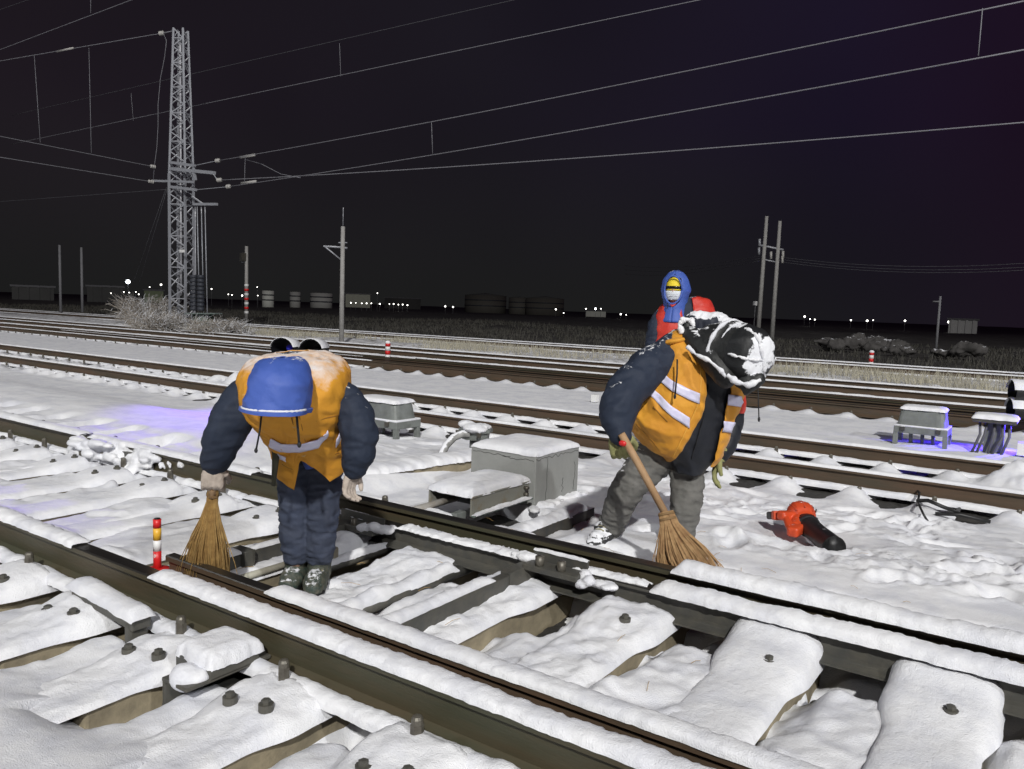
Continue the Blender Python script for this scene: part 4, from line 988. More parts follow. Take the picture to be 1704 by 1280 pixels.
SL.strip('reflective_strip', [(457, 735), (472, 744), (500, 745), (528, 738), (540, 722)], 6.5, REFL, WL, .013, wf)
SL.strip('reflective_strip', [(553, 738), (560, 725), (569, 712)], 7, REFL, WL, .013, wf)
SL.strip('reflective_strip', [(468, 757), (482, 763)], 4, REFL, WL, .013, wf)
for (x_, y_) in ((491, 707), (506, 755)):
    p = SL.front(x_, y_, .012); tubeo('button', [p, p-fh*.004], .011, mat('vest_button', (.55, .33, .12), .4), WL, 12)
sh_ = Surf([(505, 756, 532, 756, 3.55, 3.55, .09), (507, 768, 533, 766, 3.55, 3.55, .09), (511, 776, 532, 774, 3.555, 3.555, .085)]); sh_.mesh('shirt', mat('blue_shirt', (.07, .12, .42), .8, snow=.9), WL, 20, 10)
a = Acc(); limb(a, [(432, 650, 3.36, .072), (411, 664, 3.33, .086), (389, 690, 3.31, .088), (374, 720, 3.31, .080), (364, 748, 3.33, .066), (358, 768, 3.37, .055)])
def puff(axis_pts, k, amp):
    A = [PD(*p) for p in axis_pts]
    def f(p):
        best = np.full(len(p), 1e9); tt = np.zeros(len(p)); acc_ = 0
        for i in range(len(A)-1):
            a_ = np.array(A[i]); d = np.array(A[i+1])-a_; L_ = np.linalg.norm(d); t = np.clip(((p-a_)@d)/L_**2, 0, 1); q = np.linalg.norm(p-(a_+t[:, None]*d), axis=1)
            w_ = q < best; best = np.where(w_, q, best); tt = np.where(w_, acc_+t*L_, tt); acc_ += L_
        ph_ = (tt*k+.25*vn3(p*9, 3)) % 1; return amp*(np.abs(np.sin(ph_*math.pi))**.5-.6)
    return f
w1 = wrinkle(.010, 8, (-.3, 0, 1), 2.0, s=31)
mko('sleeve', remesh(a, .008, 3, w1), NAVY, WL)
a = Acc(); limb(a, [(568, 648, 3.38, .050), (578, 668, 3.36, .070), (591, 694, 3.34, .078), (598, 724, 3.33, .078), (597, 752, 3.34, .070), (590, 776, 3.36, .054)])
pf = puff([(580, 635, 3.38), (598, 685, 3.34), (602, 718, 3.33), (591, 778, 3.36)], 11, .007); w2 = wrinkle(.006, 14, (0, 0, 1), 2, s=32)
mko('sleeve', remesh(a, .008, 3, lambda p: pf(p)+w2(p)), NAVY, WL)
hand('glove', PD(356, 774, 3.36), (-UPW*1.0+rh*-.05-fh*.1), rh*.25-fh*1.0, GLOVEW, WL, curl=1.55, side=1, scale=1.06, thumb_curl=2.0)
hand('glove', PD(588, 783, 3.37), (-UPW-rh*.22-fh*.1), -rh*1+fh*.5, GLOVEW, WL, curl=.75, side=-1, scale=.92)
hrows = [(450, 599, 484, 598, 3.05, 3.05, .045), (437, 602, 496, 601, 3.03, 3.03, .085), (428, 612, 506, 611, 3.01, 3.01, .110), (421, 632, 511, 632, 2.99, 2.99, .12), (416, 656, 512, 657, 2.98, 2.98, .12), (413, 672, 510, 676, 2.98, 2.98, .115), (411, 681, 506, 687, 2.98, 2.98, .11)]
SH = Surf(hrows, 2.4)
whf = wrinkle(.0105, 10, (.6, 0, .8), 1.6, s=41)
SH.mesh('hood', BLUEH, WL, 60, 50, thick=.004, disp=whf)
SH.mesh('hood_brim', BLUEH, WL, 60, 8, v0=5.3, v1=6.0, off=.007, thick=.010, disp=whf)
a = Acc(); P_ = [SH.pt(.25+2.65*i/30, 5.25, .012) for i in range(31)]; tubeo('brim_snow', P_, [.003+.0022*abs(math.sin(i*1.7)) for i in range(31)], SNOWC, WL, 6)
Acc().ell(PD(462, 652, 3.03), (.085, .085, .085), 18).obj('inner_cap', NAVY, WL)
p0 = PD(436, 683, 2.93); p1 = PD(426, 750, 2.95); tubeo('drawstring', [p0, p0.lerp(p1, .5)+rh*.003, p1], .0035, CORD, WL); Acc().ell(p1, (.007, .007, .01), 8).obj('cord_end', CORD, WL)
p0 = PD(493, 684, 2.95); p1 = PD(498, 740, 2.98); tubeo('drawstring', [p0, p0.lerp(p1, .5), p1], .0045, CORD, WL); Acc().ell(p1, (.008, .008, .013), 8).obj('cord_end', CORD, WL)
def seam(S, name, pts, r_, m_, parent, off=.004, disp=None, sc=1):
    P = []
    for i in range(len(pts)-1):
        for k in range(6):
            t_ = k/6; u_, v_ = S.uv(pts[i][0]*(1-t_)+pts[i+1][0]*t_, pts[i][1]*(1-t_)+pts[i+1][1]*t_); a0 = S.pt(u_, v_, 0); nn_ = (S.pt(u_, v_, .01)-a0).normalized(); P.append(a0+nn_*(off+(float(disp(np.array([tuple(a0)]))[0]) if disp else 0)))
    return tubeo(name, P, r_, m_, parent, 5)
SEAM = mat('vest_seam_dark', (.26, .11, .012), .8); PIPE = mat('vest_piping', (.70, .36, .05), .7)
seam(SL, 'placket_seam', [(486, 694), (491, 715), (497, 740), (504, 755)], .0022, SEAM, WL, .003, wf)
seam(SL, 'placket_seam', [(498, 692), (503, 715), (509, 738), (514, 750)], .0016, SEAM, WL, .003, wf)
seam(SL, 'pocket_seam', [(524, 700), (548, 694), (560, 690)], .0022, SEAM, WL, .003, wf)
seam(SL, 'pocket_seam', [(528, 760), (546, 758), (562, 752)], .0022, SEAM, WL, .003, wf)
seam(SL, 'pocket_seam', [(472, 772), (482, 778), (492, 780)], .0020, SEAM, WL, .003, wf)
# dark strap hanging at the left hip
tubeo('strap', [PD(457, 730, 3.38), PD(459, 760, 3.38), PD(455, 808, 3.42)], [.016, .016, .009], mat('olive_strap', (.05, .05, .03), .8), WL)

# ---- brooms
def broom(label, neck, tip, r0, r1, m, n=520, bend=None, handle=None, hr=.014, seed=1, flat=.55, nf_=.05):
    rr = random.Random(seed); t = thing('broom', label, 'broom', tip, 'straw brooms')
    ax = (tip-neck); Ln = ax.length; ax.normalize(); sd = (rh-ax*rh.dot(ax)).normalized(); dp = ax.cross(sd)
    if bend is None: bend = Vector((0, 0, 0))
    def bw(f): t_ = min(1, max(0, (f-nf_)/(.80-nf_))); return r0+(r1-r0)*(t_*t_*(3-2*t_))*(1 if f < .8 else 1-(f-.8)*.25)
    a = Acc()
    for i in range(n):
        q = rr.uniform(0, 2*math.pi); rad = math.sqrt(rr.random()); o = sd*math.cos(q)*rad+dp*math.sin(q)*rad*flat
        ln = Ln*rr.uniform(.86, 1.05); P = []; j = Vector((rr.uniform(-1, 1), rr.uniform(-1, 1), rr.uniform(-1, 1)))*(.018 if rr.random() < .8 else .06)
        for k in range(6):
            f = k/5; wd = bw(f)
            P.append(neck+ax*ln*f+o*wd+bend*f*f+j*f*f)
        a.tube(P, [.0026, .0028, .0026, .0022, .0018, .0008], 3)
    a.obj('straw_bundle', m, t, False)
    c = Acc(); P = [neck+ax*Ln*f*.80+bend*(f*.8)**2 for f in [i/7*.975 for i in range(8)]]; V = []
    for k, p in enumerate(P):
        f = k/7*.78; wd = bw(f)*.84
        for j in range(16):
            q = 2*math.pi*j/16; V.append(p+sd*math.cos(q)*wd+dp*math.sin(q)*wd*flat)
    mk('straw_core', V, grid_faces(8, 16, True)+[tuple(range(15, -1, -1)), tuple(112+j for j in range(16))], m, t)
    for f in (.03, .10):
        V = []; 
        for kk in (-.006, .006):
            for j in range(20):
                q = 2*math.pi*j/20; wd = bw(f)*1.08+.003
                V.append(neck+ax*(Ln*f+kk)+sd*math.cos(q)*wd+dp*math.sin(q)*wd*(flat+.15))
        mk('binding', V, grid_faces(2, 20, True), mat('binding_twine', (.20, .12, .05), .8), t)
    if handle: tubeo('handle', handle, hr, WOOD, t, 12)
    return t
nk = PD(355, 806, 3.38); tp = PD(343, 974, 3.56)
broom('straw broom with a short stub held in the beige glove, brushing the blade tip', nk, tp, .022, .088, STRAW, 720, handle=[PD(356, 778, 3.36), nk, nk.lerp(tp, .12)], hr=.019, seed=3, nf_=.16)
# ---- right worker
WR = thing('person', 'bending worker with snowy black hood, open orange vest and grey trousers', 'person', G(1070, 915, -.02))
body(WR, (1240, 600, 4.15), (1200, 590, 4.25), (1160, 610, 4.38), (1125, 745, 4.52), [((1110, 585, 4.35), (1035, 665, 4.20), (1037, 720, 4.05)), ((1192, 620, 4.58), (1213, 695, 4.64), (1198, 757, 4.55))],
     [((1095, 760, 4.55), (1045, 815, 4.55), (1010, 890, 4.75)), ((1145, 770, 4.55), (1140, 840, 4.50), (1128, 915, 4.58))])
a = Acc()
limb(a, [(1105, 740, 4.55, .125), (1068, 785, 4.52, .100), (1040, 822, 4.55, .088), (1024, 860, 4.66, .074), (1012, 888, 4.76, .068)])
limb(a, [(1135, 745, 4.54, .125), (1144, 795, 4.52, .088), (1141, 845, 4.50, .080), (1134, 890, 4.55, .070), (1130, 912, 4.58, .066)])
mko('trousers', remesh(a, .009, 3, wrinkle(.013, 12, (.2, 0, 1), 2.6, s=53)), GREYP, WR)
boot('boot', G(1008, 905, -.02), G(985, 915, -.02), .12, mat('snow_caked_boot', (.03, .03, .03), .7, bump=.006, bscale=50, snow=.35, snoise=34), WR, 1.25, ank=PD(1014, 880, 4.76))
boot('boot', G(1127, 925, -.02), G(1112, 952, -.02), .12, MATS['snow_caked_boot'], WR, 1.25, ank=PD(1130, 905, 4.6))
rows = [(1140, 538, 1190, 545, 4.45, 4.40, .07), (1112, 560, 1212, 562, 4.42, 4.38, .15), (1097, 592, 1229, 592, 4.38, 4.38, .18), (1080, 632, 1236, 628, 4.35, 4.40, .185), (1060, 672, 1229, 668, 4.34, 4.42, .185), (1049, 700, 1217, 700, 4.35, 4.43, .18),
        (1060, 724, 1208, 728, 4.38, 4.44, .17), (1088, 750, 1198, 752, 4.42, 4.46, .155), (1112, 770, 1187, 772, 4.45, 4.47, .14), (1119, 784, 1172, 786, 4.46, 4.47, .13)]
SR = Surf(rows, 2.3)
wr = wrinkle(.015, 7, (.8, .2, .4), 1.8, s=61)
SR.mesh('jacket', NAVYS, WR, 60, 60, v0=.05, off=-.020, disp=wr, close_ends=True)
def oline(v, pts):
    k = max(0, min(len(pts)-1.001, v)); i = int(k); f = k-i; return pts[i]*(1-f)+pts[i+1]*f
OL = [1156, 1156, 1156, 1156, 1151, 1138, 1126, 1115, 1107, 1107]; OR = [1178, 1186, 1196, 1198, 1189, 1184, 1179, 1175, 1172, 1168]
def ufR(v):
    r = SR.row(v)
    def uu(px): mid = (r[0]+r[2])/2; a_ = (r[2]-r[0])/2; c = max(-1, min(1, (mid-px)/a_)); c = math.copysign(abs(c)**(SR.n/2), c); return math.acos(c)
    return uu(oline(v, OR)), uu(oline(v, OL))+2*math.pi
SR.mesh('vest', VEST, WR, 120, 110, v0=.7, v1=8.0, off=.0, disp=lambda p: wr(p)+.002*vn3(p*38, 5), thick=.004, ufun=ufR)
SR.strip('reflective_strip', [(1104, 627), (1120, 641), (1145, 655), (1163, 663)], 9, REFL, WR, .009, wr)
SR.strip('reflective_strip', [(1082, 640), (1095, 660), (1120, 685), (1147, 704)], 9, REFL, WR, .009, wr)
SR.strip('reflective_strip', [(1209, 665), (1229, 668)], 9, REFL, WR, .009, wr)
SR.strip('reflective_strip', [(1199, 709), (1219, 711)], 9, REFL, WR, .009, wr)
seam(SR, 'pocket_seam', [(1090, 676), (1100, 690), (1113, 704)], .003, SEAM, WR, .003, wr)
seam(SR, 'opening_piping', [(1166, 610), (1166, 640), (1162, 668), (1150, 698), (1138, 722), (1126, 748), (1118, 764)], .004, PIPE, WR, .003, wr)
seam(SR, 'hem_seam', [(1058, 706), (1072, 722), (1092, 742), (1112, 760)], .002, SEAM, WR, .003, wr)
seam(SR, 'jacket_zip', [(1180, 640), (1174, 690), (1160, 740), (1150, 770)], .004, CORD, WR, -.016, wr)
a = Acc(); limb(a, [(1132, 580, 4.40, .095), (1106, 597, 4.34, .104), (1072, 620, 4.27, .104), (1045, 648, 4.20, .100), (1030, 680, 4.14, .094), (1028, 706, 4.10, .078), (1030, 720, 4.08, .064)])
w3 = wrinkle(.013, 6, (-.6, 0, .8), 2.0, s=63); mko('sleeve', remesh(a, .009, 3, w3), NAVY, WR)
a = Acc(); limb(a, [(1195, 600, 4.60, .09), (1210, 640, 4.64, .088), (1214, 690, 4.64, .084), (1208, 730, 4.60, .074), (1197, 755, 4.55, .062)])
pf2 = puff([(1195, 600, 4.6), (1210, 640, 4.64), (1214, 690, 4.64), (1197, 755, 4.55)], 12, .009); mko('sleeve', remesh(a, .009, 3, pf2), NAVYS, WR)
a = Acc(); limb(a, [(1212, 652, 4.64, .095), (1215, 676, 4.64, .095)]); mko('armband', remesh(a, .01, 3), REDV, WR)
hand('glove', PD(1029, 719, 4.10), (-UPW+rh*.18-fh*.05), -fh*1.0-rh*.2, GLOVEO, WR, curl=1.55, side=1, scale=1.34, thumb_curl=1.1)
p_ = PD(1036, 738, 3.99); Acc().ell(p_, (.022, .012, .016), 10).obj('glove_mark', REDP, WR)
hand('glove', PD(1198, 760, 4.53), (-UPW-rh*.3-fh*.1), -rh+fh*.3, GLOVEO, WR, curl=.55, side=1, scale=1.15)
# hood of the right worker: collar, dome, snow on the crown
axd = (PD(1284, 602, 3.98)-PD(1200, 578, 4.25)).normalized()
HOOD1 = mat('black_hood', (.010, .011, .012), .55, (.018, .019, .018), 8, bump=.003, bscale=50, snow=.86, snoise=14, snowdir=(0, 0, 1))
HOOD2 = mat('black_hood_crown', (.010, .011, .012), .55, bump=.003, bscale=50, snow=.80, snoise=11, snowdir=tuple(axd), sharp=.08)
V = []; ring = [(1158, 592, 4.36, .12), (1180, 582, 4.31, .142), (1200, 582, 4.25, .146), (1210, 583, 4.22, .150), (1213, 584, 4.21, .160), (1217, 584, 4.20, .150), (1232, 587, 4.15, .148), (1244, 590, 4.11, .147), (1254, 593, 4.08, .142), (1261, 596, 4.055, .128), (1266, 598, 4.04, .100), (1269, 599, 4.03, .060), (1270, 600, 4.025, .004)]
n_ = 40; sdv = axd.cross(UPW).normalized(); upv = sdv.cross(axd)
for (x_, y_, d_, r_) in ring:
    c = PD(x_, y_, d_)
    for k in range(n_): q = 2*math.pi*k/n_; V.append(c+sdv*math.cos(q)*r_+upv*math.sin(q)*r_*1.02)
me = bpy.data.meshes.new('hood'); me.from_pydata([tuple(v) for v in V], [], grid_faces(len(ring), n_, True))
bm = bmesh.new(); bm.from_mesh(me); bmesh.ops.subdivide_edges(bm, edges=bm.edges, cuts=1, use_grid_fill=True, smooth=.5); bmesh.ops.recalc_face_normals(bm, faces=bm.faces); bm.to_mesh(me); bm.free()
displace(me, lambda p: .011*fbm3(p*9, 71)+.005*(1-2*np.abs(vn3(p*16, 73)))+.003*fbm3(p*45, 72))
nf = len(me.polygons); cen = np.array([tuple(f.center) for f in me.polygons]); lim = (cen-np.array(PD(1240, 589, 4.12)))@np.array(axd)
mko('hood', me, None, WR, True, [HOOD1, HOOD2], (lim > 0).astype(int))
def snowtube(name, P, r_, parent, s=0):
    a_ = Acc(); 
    Q = []; RR = []
    for i in range(len(P)-1):
        for k in range(8): Q.append(P[i].lerp(P[i+1], k/8)); RR.append(r_*(1+.35*math.sin(len(Q)*.55+s)+.15*math.sin(len(Q)*1.3)))
    Q.append(P[-1]); RR.append(r_*.6); return tubeo(name, Q, RR, SNOWC, parent, 8)
def ringpt(x_, y_, d_, r_, q, off=.004): return PD(x_, y_, d_)+(sdv*math.cos(q)+upv*math.sin(q))*(r_+off)
qf = math.atan2((-FW).dot(upv), (-FW).dot(sdv))
qt = math.atan2(UPW.dot(upv), UPW.dot(sdv)); dq = (qf-qt+math.pi) % (2*math.pi)-math.pi
def arc_tube(name, ring_, q0, q1, rr0, n=26, seed=0):
    P = [ringpt(*ring_, q0+(q1-q0)*i/(n-1), .003) for i in range(n)]
    return tubeo(name, P, [rr0*(.35+.65*math.sin(math.pi*min(1, max(0, i/(n-1)))))*(1+.3*math.sin(i*1.3+seed)) for i in range(n)], SNOWC, WR, 8)
arc_tube('hood_band_snow', (1213, 584, 4.21, .160), qt-dq*.5, qt+dq*1.75, .011)
arc_tube('hood_band_snow', (1226, 586, 4.17, .150), qt-dq*.3, qt+dq*.9, .006, seed=3)
for q_, rr0 in ((qt+dq*.35, .008), (qt+dq*1.3, .006)):
    P = [ringpt(*ring[k], q_, .002) for k in range(7, 13)]+[ringpt(*ring[k], q_+math.pi, .002) for k in range(11, 8, -1)]
    Q = []
    for i in range(len(P)-1):
        for k in range(5): Q.append(P[i].lerp(P[i+1], k/5)+Vector((rng.normal()*.002, rng.normal()*.002, rng.normal()*.002)))
    tubeo('hood_crown_snow', Q, [rr0*(.5+.9*abs(math.sin(i*.37+q_*3))) for i in range(len(Q))], SNOWC, WR, 8)
# cheek flap below the hood, its snowy edge
a = Acc(); limb(a, [(1150, 560, 4.30, .055), (1168, 580, 4.22, .070), (1192, 605, 4.14, .072), (1208, 628, 4.10, .060)])
mko('hood_flap', remesh(a, .008, 3, lambda p: .006*fbm3(p*20, 5)), HOOD1, WR)
snowtube('hood_edge_snow', [PD(1144, 577, 4.16), PD(1158, 590, 4.12), PD(1180, 600, 4.07), PD(1200, 617, 4.02), PD(1208, 628, 4.02)], .010, WR)
snowtube('hood_edge_snow', [PD(1210, 624, 4.01), PD(1226, 636, 3.99), PD(1246, 641, 3.97), PD(1266, 632, 3.96)], .014, WR, 4)
a = Acc(); limb(a, [(1244, 636, 4.06, .05), (1236, 645, 4.06, .045), (1262, 631, 4.03, .035)]); mko('hat_peak', remesh(a, .008, 2, lambda p: .006*fbm3(p*30, 6)), HOOD1, WR)
snowtube('hood_loop_snow', [PD(1136, 555, 4.30), PD(1130, 540, 4.30), PD(1138, 531, 4.30), PD(1150, 533, 4.30), PD(1155, 543, 4.28)], .014, WR, 6)
Acc().ell(PD(1144, 545, 4.34), (.045, .045, .045), 12).obj('hood_loop', HOOD1, WR)
a = Acc(); limb(a, [(1160, 540, 4.40, .07), (1190, 545, 4.36, .08), (1210, 555, 4.30, .075)]); mko('collar', remesh(a, .009, 3, wrinkle(.012, 14, (1, 0, 0), 2, s=9)), mat('collar_snowy', (.018, .022, .035), .6, snow=.55, snoise=16), WR)
Acc().ell(PD(1121, 569, 4.30), (.075, .06, .020), 14, rot=Matrix.Rotation(-.25, 3, 'Y')).obj('vest_shoulder', VEST, WR)
p0 = PD(1127, 598, 4.14); p1 = PD(1123, 660, 4.12); tubeo('drawstring', [p0, p0.lerp(p1, .4)+rh*.004, p1], .0045, CORD, WR); Acc().ell(p1, (.008, .008, .014), 8).obj('cord_end', CORD, WR)
p0 = PD(1261, 640, 3.98); p1 = PD(1263, 698, 3.98); tubeo('drawstring', [p0, p1], .003, CORD, WR); Acc().ell(p1, (.007, .007, .014), 8).obj('cord_end', CORD, WR)
nk = PD(1108, 852, 3.96); tp = PD(1140, 978, 3.84)
broom('long handled straw broom with a brown fan, swept by the worker in grey trousers', nk, tp, .036, .145, STRAWD, 760, bend=rh*.05+UPW*.01, handle=[PD(1034, 722, 4.00), PD(1060, 768, 4.00), PD(1110, 860, 3.96)], hr=.019, seed=5, flat=.6)

# ---- standing worker at the back
WB = thing('person', 'standing worker with blue hood, yellow cap, white mask and red vest behind the others', 'person', G(1112, 786, -.12))
D0 = 7.35
a = Acc()
a.ell(PD(1123, 484, D0-.09), (.076, .085, .115), 20)
body_me = Acc(); body_me.ell(PD(1123, 484, D0-.09), (.074, .085, .115), 20)
limb(body_me, [(1131, 490, D0, .055), (1134, 515, D0, .06), (1136, 560, D0, .11)]); limb(body_me, [(1136, 560, D0, .14), (1132, 650, D0, .13)])
for s_, x_ in ((-1, 1120), (1, 1150)): limb(body_me, [(x_, 650, D0, .08), (x_-6, 720, D0, .06), (x_-8, 775, D0, .045)])
for xs0 in ((1104, 1094, 1096), (1172, 1185, 1182)): limb(body_me, [(xs0[0], 535, D0, .055), (xs0[1], 590, D0, .045), (xs0[2], 645, D0, .035)])
fd = (CP-PD(1123, 484, D0)); fd.z = 0; fd.normalize(); fd = (fd-rh*.22).normalized(); fs = Vector((-fd.y, fd.x, 0))
hc = PD(1123, 484, D0-.09)
body_me.ell(hc+fd*.088+UPW*-.005, (.012, .012, .022), 10)          # nose
for s_ in (-1, 1): body_me.ell(hc+fd*.072+fs*.030*s_+UPW*.012, (.014, .014, .008), 8)
mko('body', remesh(body_me, .008, 2), SKIN, WB)
Acc().ell(hc+UPW*.035+fd*.004, (.083, .090, .090), 20).obj('cap', YELF, WB)
def band(name, c, rx, rz, dz0, dz1, a0, a1, m_, push=.0, n=18, nr=6):
    V = []
    for i in range(nr):
        z = dz0+(dz1-dz0)*i/(nr-1); k = math.sqrt(max(.05, 1-(z/rz)**2))
        for j in range(n):
            q = a0+(a1-a0)*j/(n-1); V.append(c+(fd*math.cos(q)+fs*math.sin(q))*(rx*k+push)+UPW*z)
    o = mk(name, V, grid_faces(nr, n), m_, WB); md = o.modifiers.new('t', 'SOLIDIFY'); md.thickness = .006; return o
band('goggles', hc, .088, .12, .016, .040, -1.15, 1.15, mat('dark_goggles', (.01, .01, .012), .15), .010)
band('face_scarf', hc, .084, .118, .002, .016, -1.2, 1.2, YELF, .006)
band('face_mask', hc, .086, .125, -.085, -.004, -1.25, 1.25, MASKM, .010, n=24, nr=10)
tubeo('mask_fold', [hc+fd*.104+fs*.055+UPW*-.035, hc+fd*.112+UPW*-.035, hc+fd*.104-fs*.055+UPW*-.035], .0018, mat('mask_fold', (.5, .54, .58), .8), WB, 5)
# hood shell with face opening
V = []; nr, nn = 26, 44; hcc = hc-fd*.035+UPW*.0
for i in range(nr):
    z = .185-.47*i/(nr-1)
    if z > 0: rr_ = .132*math.sqrt(max(0, 1-(z/.187)**2))
    else: rr_ = .132+(-z)*.02-(.03*math.sin(min(1, -z/.28)*math.pi))
    for j in range(nn):
        q = .62+(2*math.pi-1.24)*j/(nn-1)
        if z < -.10: q = (.62*max(0, 1-(-.10-z)/.05))+(2*math.pi-2*(.62*max(0, 1-(-.10-z)/.05)))*j/(nn-1)
        if z > .11: f_ = max(0, 1-(z-.11)/.03); q = .62*f_+(2*math.pi-1.24*f_)*j/(nn-1)
        V.append(hcc+(fd*math.cos(q)+fs*math.sin(q))*rr_+UPW*z)
me = bpy.data.meshes.new('hood'); me.from_pydata([tuple(v) for v in V], [], grid_faces(nr, nn)); displace(me, wrinkle(.006, 12, (0, 0, 1), 1.6, s=81))
o = mko('hood', me, BLUEH, WB); md = o.modifiers.new('t', 'SOLIDIFY'); md.thickness = .012; md.offset = 0
P = [hcc+(fd*math.cos(.64*math.cos(t_))+0*fs)*0+(fd*math.sqrt(max(.02, 1-(.60*math.cos(t_))**2))*.134+fs*.080*math.cos(t_))+UPW*(.005+.125*math.sin(t_)) for t_ in [2*math.pi*i/28 for i in range(29)]]
tubeo('hood_rim', P, .009, BLUEH, WB, 8)
tubeo('hood_tie', [hc+fd*.12+fs*-.03-UPW*.11, hc+fd*.13+fs*-.035-UPW*.17], .003, CORD, WB, 6)
rows = [(1118, 500, 1162, 494, D0, D0, .09), (1101, 511, 1180, 503, D0, D0, .12), (1092, 530, 1187, 521, D0, D0, .145), (1089, 565, 1188, 560, D0, D0, .16), (1091, 615, 1186, 612, D0, D0, .165), (1093, 660, 1185, 660, D0, D0, .165), (1095, 700, 1182, 700, D0, D0, .16)]
SB = Surf(rows, 2.4); wb = wrinkle(.010, 9, (0, 0, 1), 1.7, s=91)
SB.mesh('jacket', NAVY, WB, 50, 50, off=-.015, disp=wb, close_ends=True)
OL = [1126, 1127, 1130, 1130, 1128, 1126, 1124]; OR = [1146, 1147, 1147, 1146, 1142, 1140, 1138]
def ufB(v):
    r = SB.row(v)
    def uu(px): mid = (r[0]+r[2])/2; a_ = (r[2]-r[0])/2; c = max(-1, min(1, (mid-px)/a_)); return math.acos(math.copysign(abs(c)**(SB.n/2), c))
    return uu(oline(v, OR)), uu(oline(v, OL))+2*math.pi
SB.mesh('vest', REDV, WB, 70, 50, v0=.1, v1=5.9, off=.008, disp=wb, thick=.004, ufun=ufB)
for xs0 in ((1099, 1091, 1088, 1096), (1181, 1191, 1196, 1186)):
    a = Acc(); limb(a, [(xs0[0], 524, D0+.04, .052), (xs0[1], 546, D0, .074), (xs0[2], 600, D0, .080), (xs0[3], 645, D0-.05, .060)]); mko('sleeve', remesh(a, .012, 3, wrinkle(.010, 12, (0, 0, 1), 2.2, s=93)), NAVY, WB)
    hand('glove', PD(xs0[3], 652, D0-.05), -UPW, rh, GLOVEO, WB, curl=.5, scale=1.1)
a = Acc()
for x_ in (1118, 1150): limb(a, [(x_+2, 680, D0, .11), (x_-3, 725, D0, .085), (x_-6, 765, D0, .075)])
mko('trousers', remesh(a, .012, 3, wrinkle(.011, 12, (0, 0, 1), 2.4, s=95)), GREYP, WB)
for x_ in (1108, 1146): boot('boot', G(x_, 783, -.14), G(x_-10, 797, -.14), .14, MATS['snow_caked_boot'], WB, 1.15, ank=PD(x_+3, 765, D0))

# ------------------------------------------------------------------ lattice mast with weights
mb = G(303, 548, -.1); MB = thing('lattice_mast', 'tall steel lattice mast with cross arms and counterweights at the left', 'mast', mb)
def AM(px, py, Y=None): return AY(px, py, mb.y if Y is None else Y)
mh = AM(298, 50).z; unit = None
def unit_bar():
    a_ = Acc(); a_.box((0, 0, .5), (1, 1, 1)); me = bpy.data.meshes.new('brace'); me.from_pydata(a_.V, [], a_.F); me.materials.append(GALV); return me
UB = unit_bar()
def strut(name, p0, p1, th, parent, me=None, loc0=None):
    d = p1-p0; o = bpy.data.objects.new(name, me or UB); COL.objects.link(o); o.parent = parent
    q = d.to_track_quat('Z', 'X'); M_ = Matrix.Translation(p0-Vector(parent.location)) @ q.to_matrix().to_4x4() @ Matrix.Diagonal((th, th, d.length, 1)); o.matrix_local = M_; return o
mtop = mh; tw = lambda z: .36 if z < 6.6 else .36-.15*(z-6.6)/(mtop-6.6)
ca, sa_ = math.cos(.5), math.sin(.5)
def corner(i, z):
    sx, sy = ((-1, -1), (1, -1), (1, 1), (-1, 1))[i % 4]; h_ = tw(z); x_, y_ = sx*h_, sy*h_
    return Vector((mb.x+x_*ca-y_*sa_, mb.y+x_*sa_+y_*ca, z))
zs = [mb.z]; 
while zs[-1] < mtop-.5: zs.append(zs[-1]+max(.34, tw(zs[-1])*1.25))
zs.append(mtop)
for i in range(4):
    strut('leg', corner(i, mb.z), corner(i, 6.6), .085, MB); strut('leg', corner(i, 6.6), corner(i, mtop), .075, MB)
for k in range(len(zs)-1):
    for i in range(4):
        a_, b_ = (i, i+1) if k % 2 else (i+1, i); strut('brace', corner(a_, zs[k]), corner(b_, zs[k+1]), .042, MB)
    if k % 3 == 0:
        for i in range(4): strut('brace', corner(i, zs[k]), corner(i+1, zs[k]), .038, MB)
tubeo('ladder_pipe', [Vector((mb.x+.1, mb.y-.1, mb.z+1.5)), Vector((mb.x+.05, mb.y-.05, mtop-.6))], .045, mat('pale_pipe', (.55, .55, .58), .5, (.35, .35, .38), 2, nlo=.45, nhi=.55), MB)
def aseg(p0, p1, th, name='arm'): strut(name, AM(*p0, mb.y-.45), AM(*p1, mb.y-.45), th, MB)
for p0, p1, th in (((282, 270), (324, 276), .11), ((284, 281), (357, 288), .13), ((254, 301), (322, 303), .09), ((284, 311), (326, 316), .11), ((322, 277), (326, 300), .07), ((320, 327), (337, 339), .05), ((322, 340), (361, 340), .10)): aseg(p0, p1, th)
for k, px in enumerate((326, 332, 339, 345)):
    tubeo('weight_rope', [AM(px-4 if k else px-1, 341, mb.y-.4), AM(px, 522, mb.y-.4)], .022, GALV, MB, 6)
for k, px in enumerate((322, 334)):
    p0, p1 = AM(px, 517, mb.y-.5), AM(px, 457, mb.y-.5); wt = mat('weight_iron', (.03, .034, .045), .6)
    for j in range(9):
        c0 = p0.lerp(p1, j/9); c1 = p0.lerp(p1, (j+.88)/9); tubeo('counterweight', [c0, c1], .145, wt, MB, 14)
bar('platform', AM(314, 522, mb.y-.9), AM(364, 522, mb.y-.4), .5, .05, GREENST, MB)
for px in (318, 330, 342): strut('platform_leg', AM(px, 548, mb.y-.5), AM(px+3, 523, mb.y-.5), .09, MB, None)
boxo('green_cabinet', AM(337, 536, mb.y-.5), (.7, .5, .7), mat('green_paint', (.035, .09, .06), .7), MB)
boxo('number_plate', AM(303, 418, mb.y-.55), (.36, .02, .12), WHTP, MB)
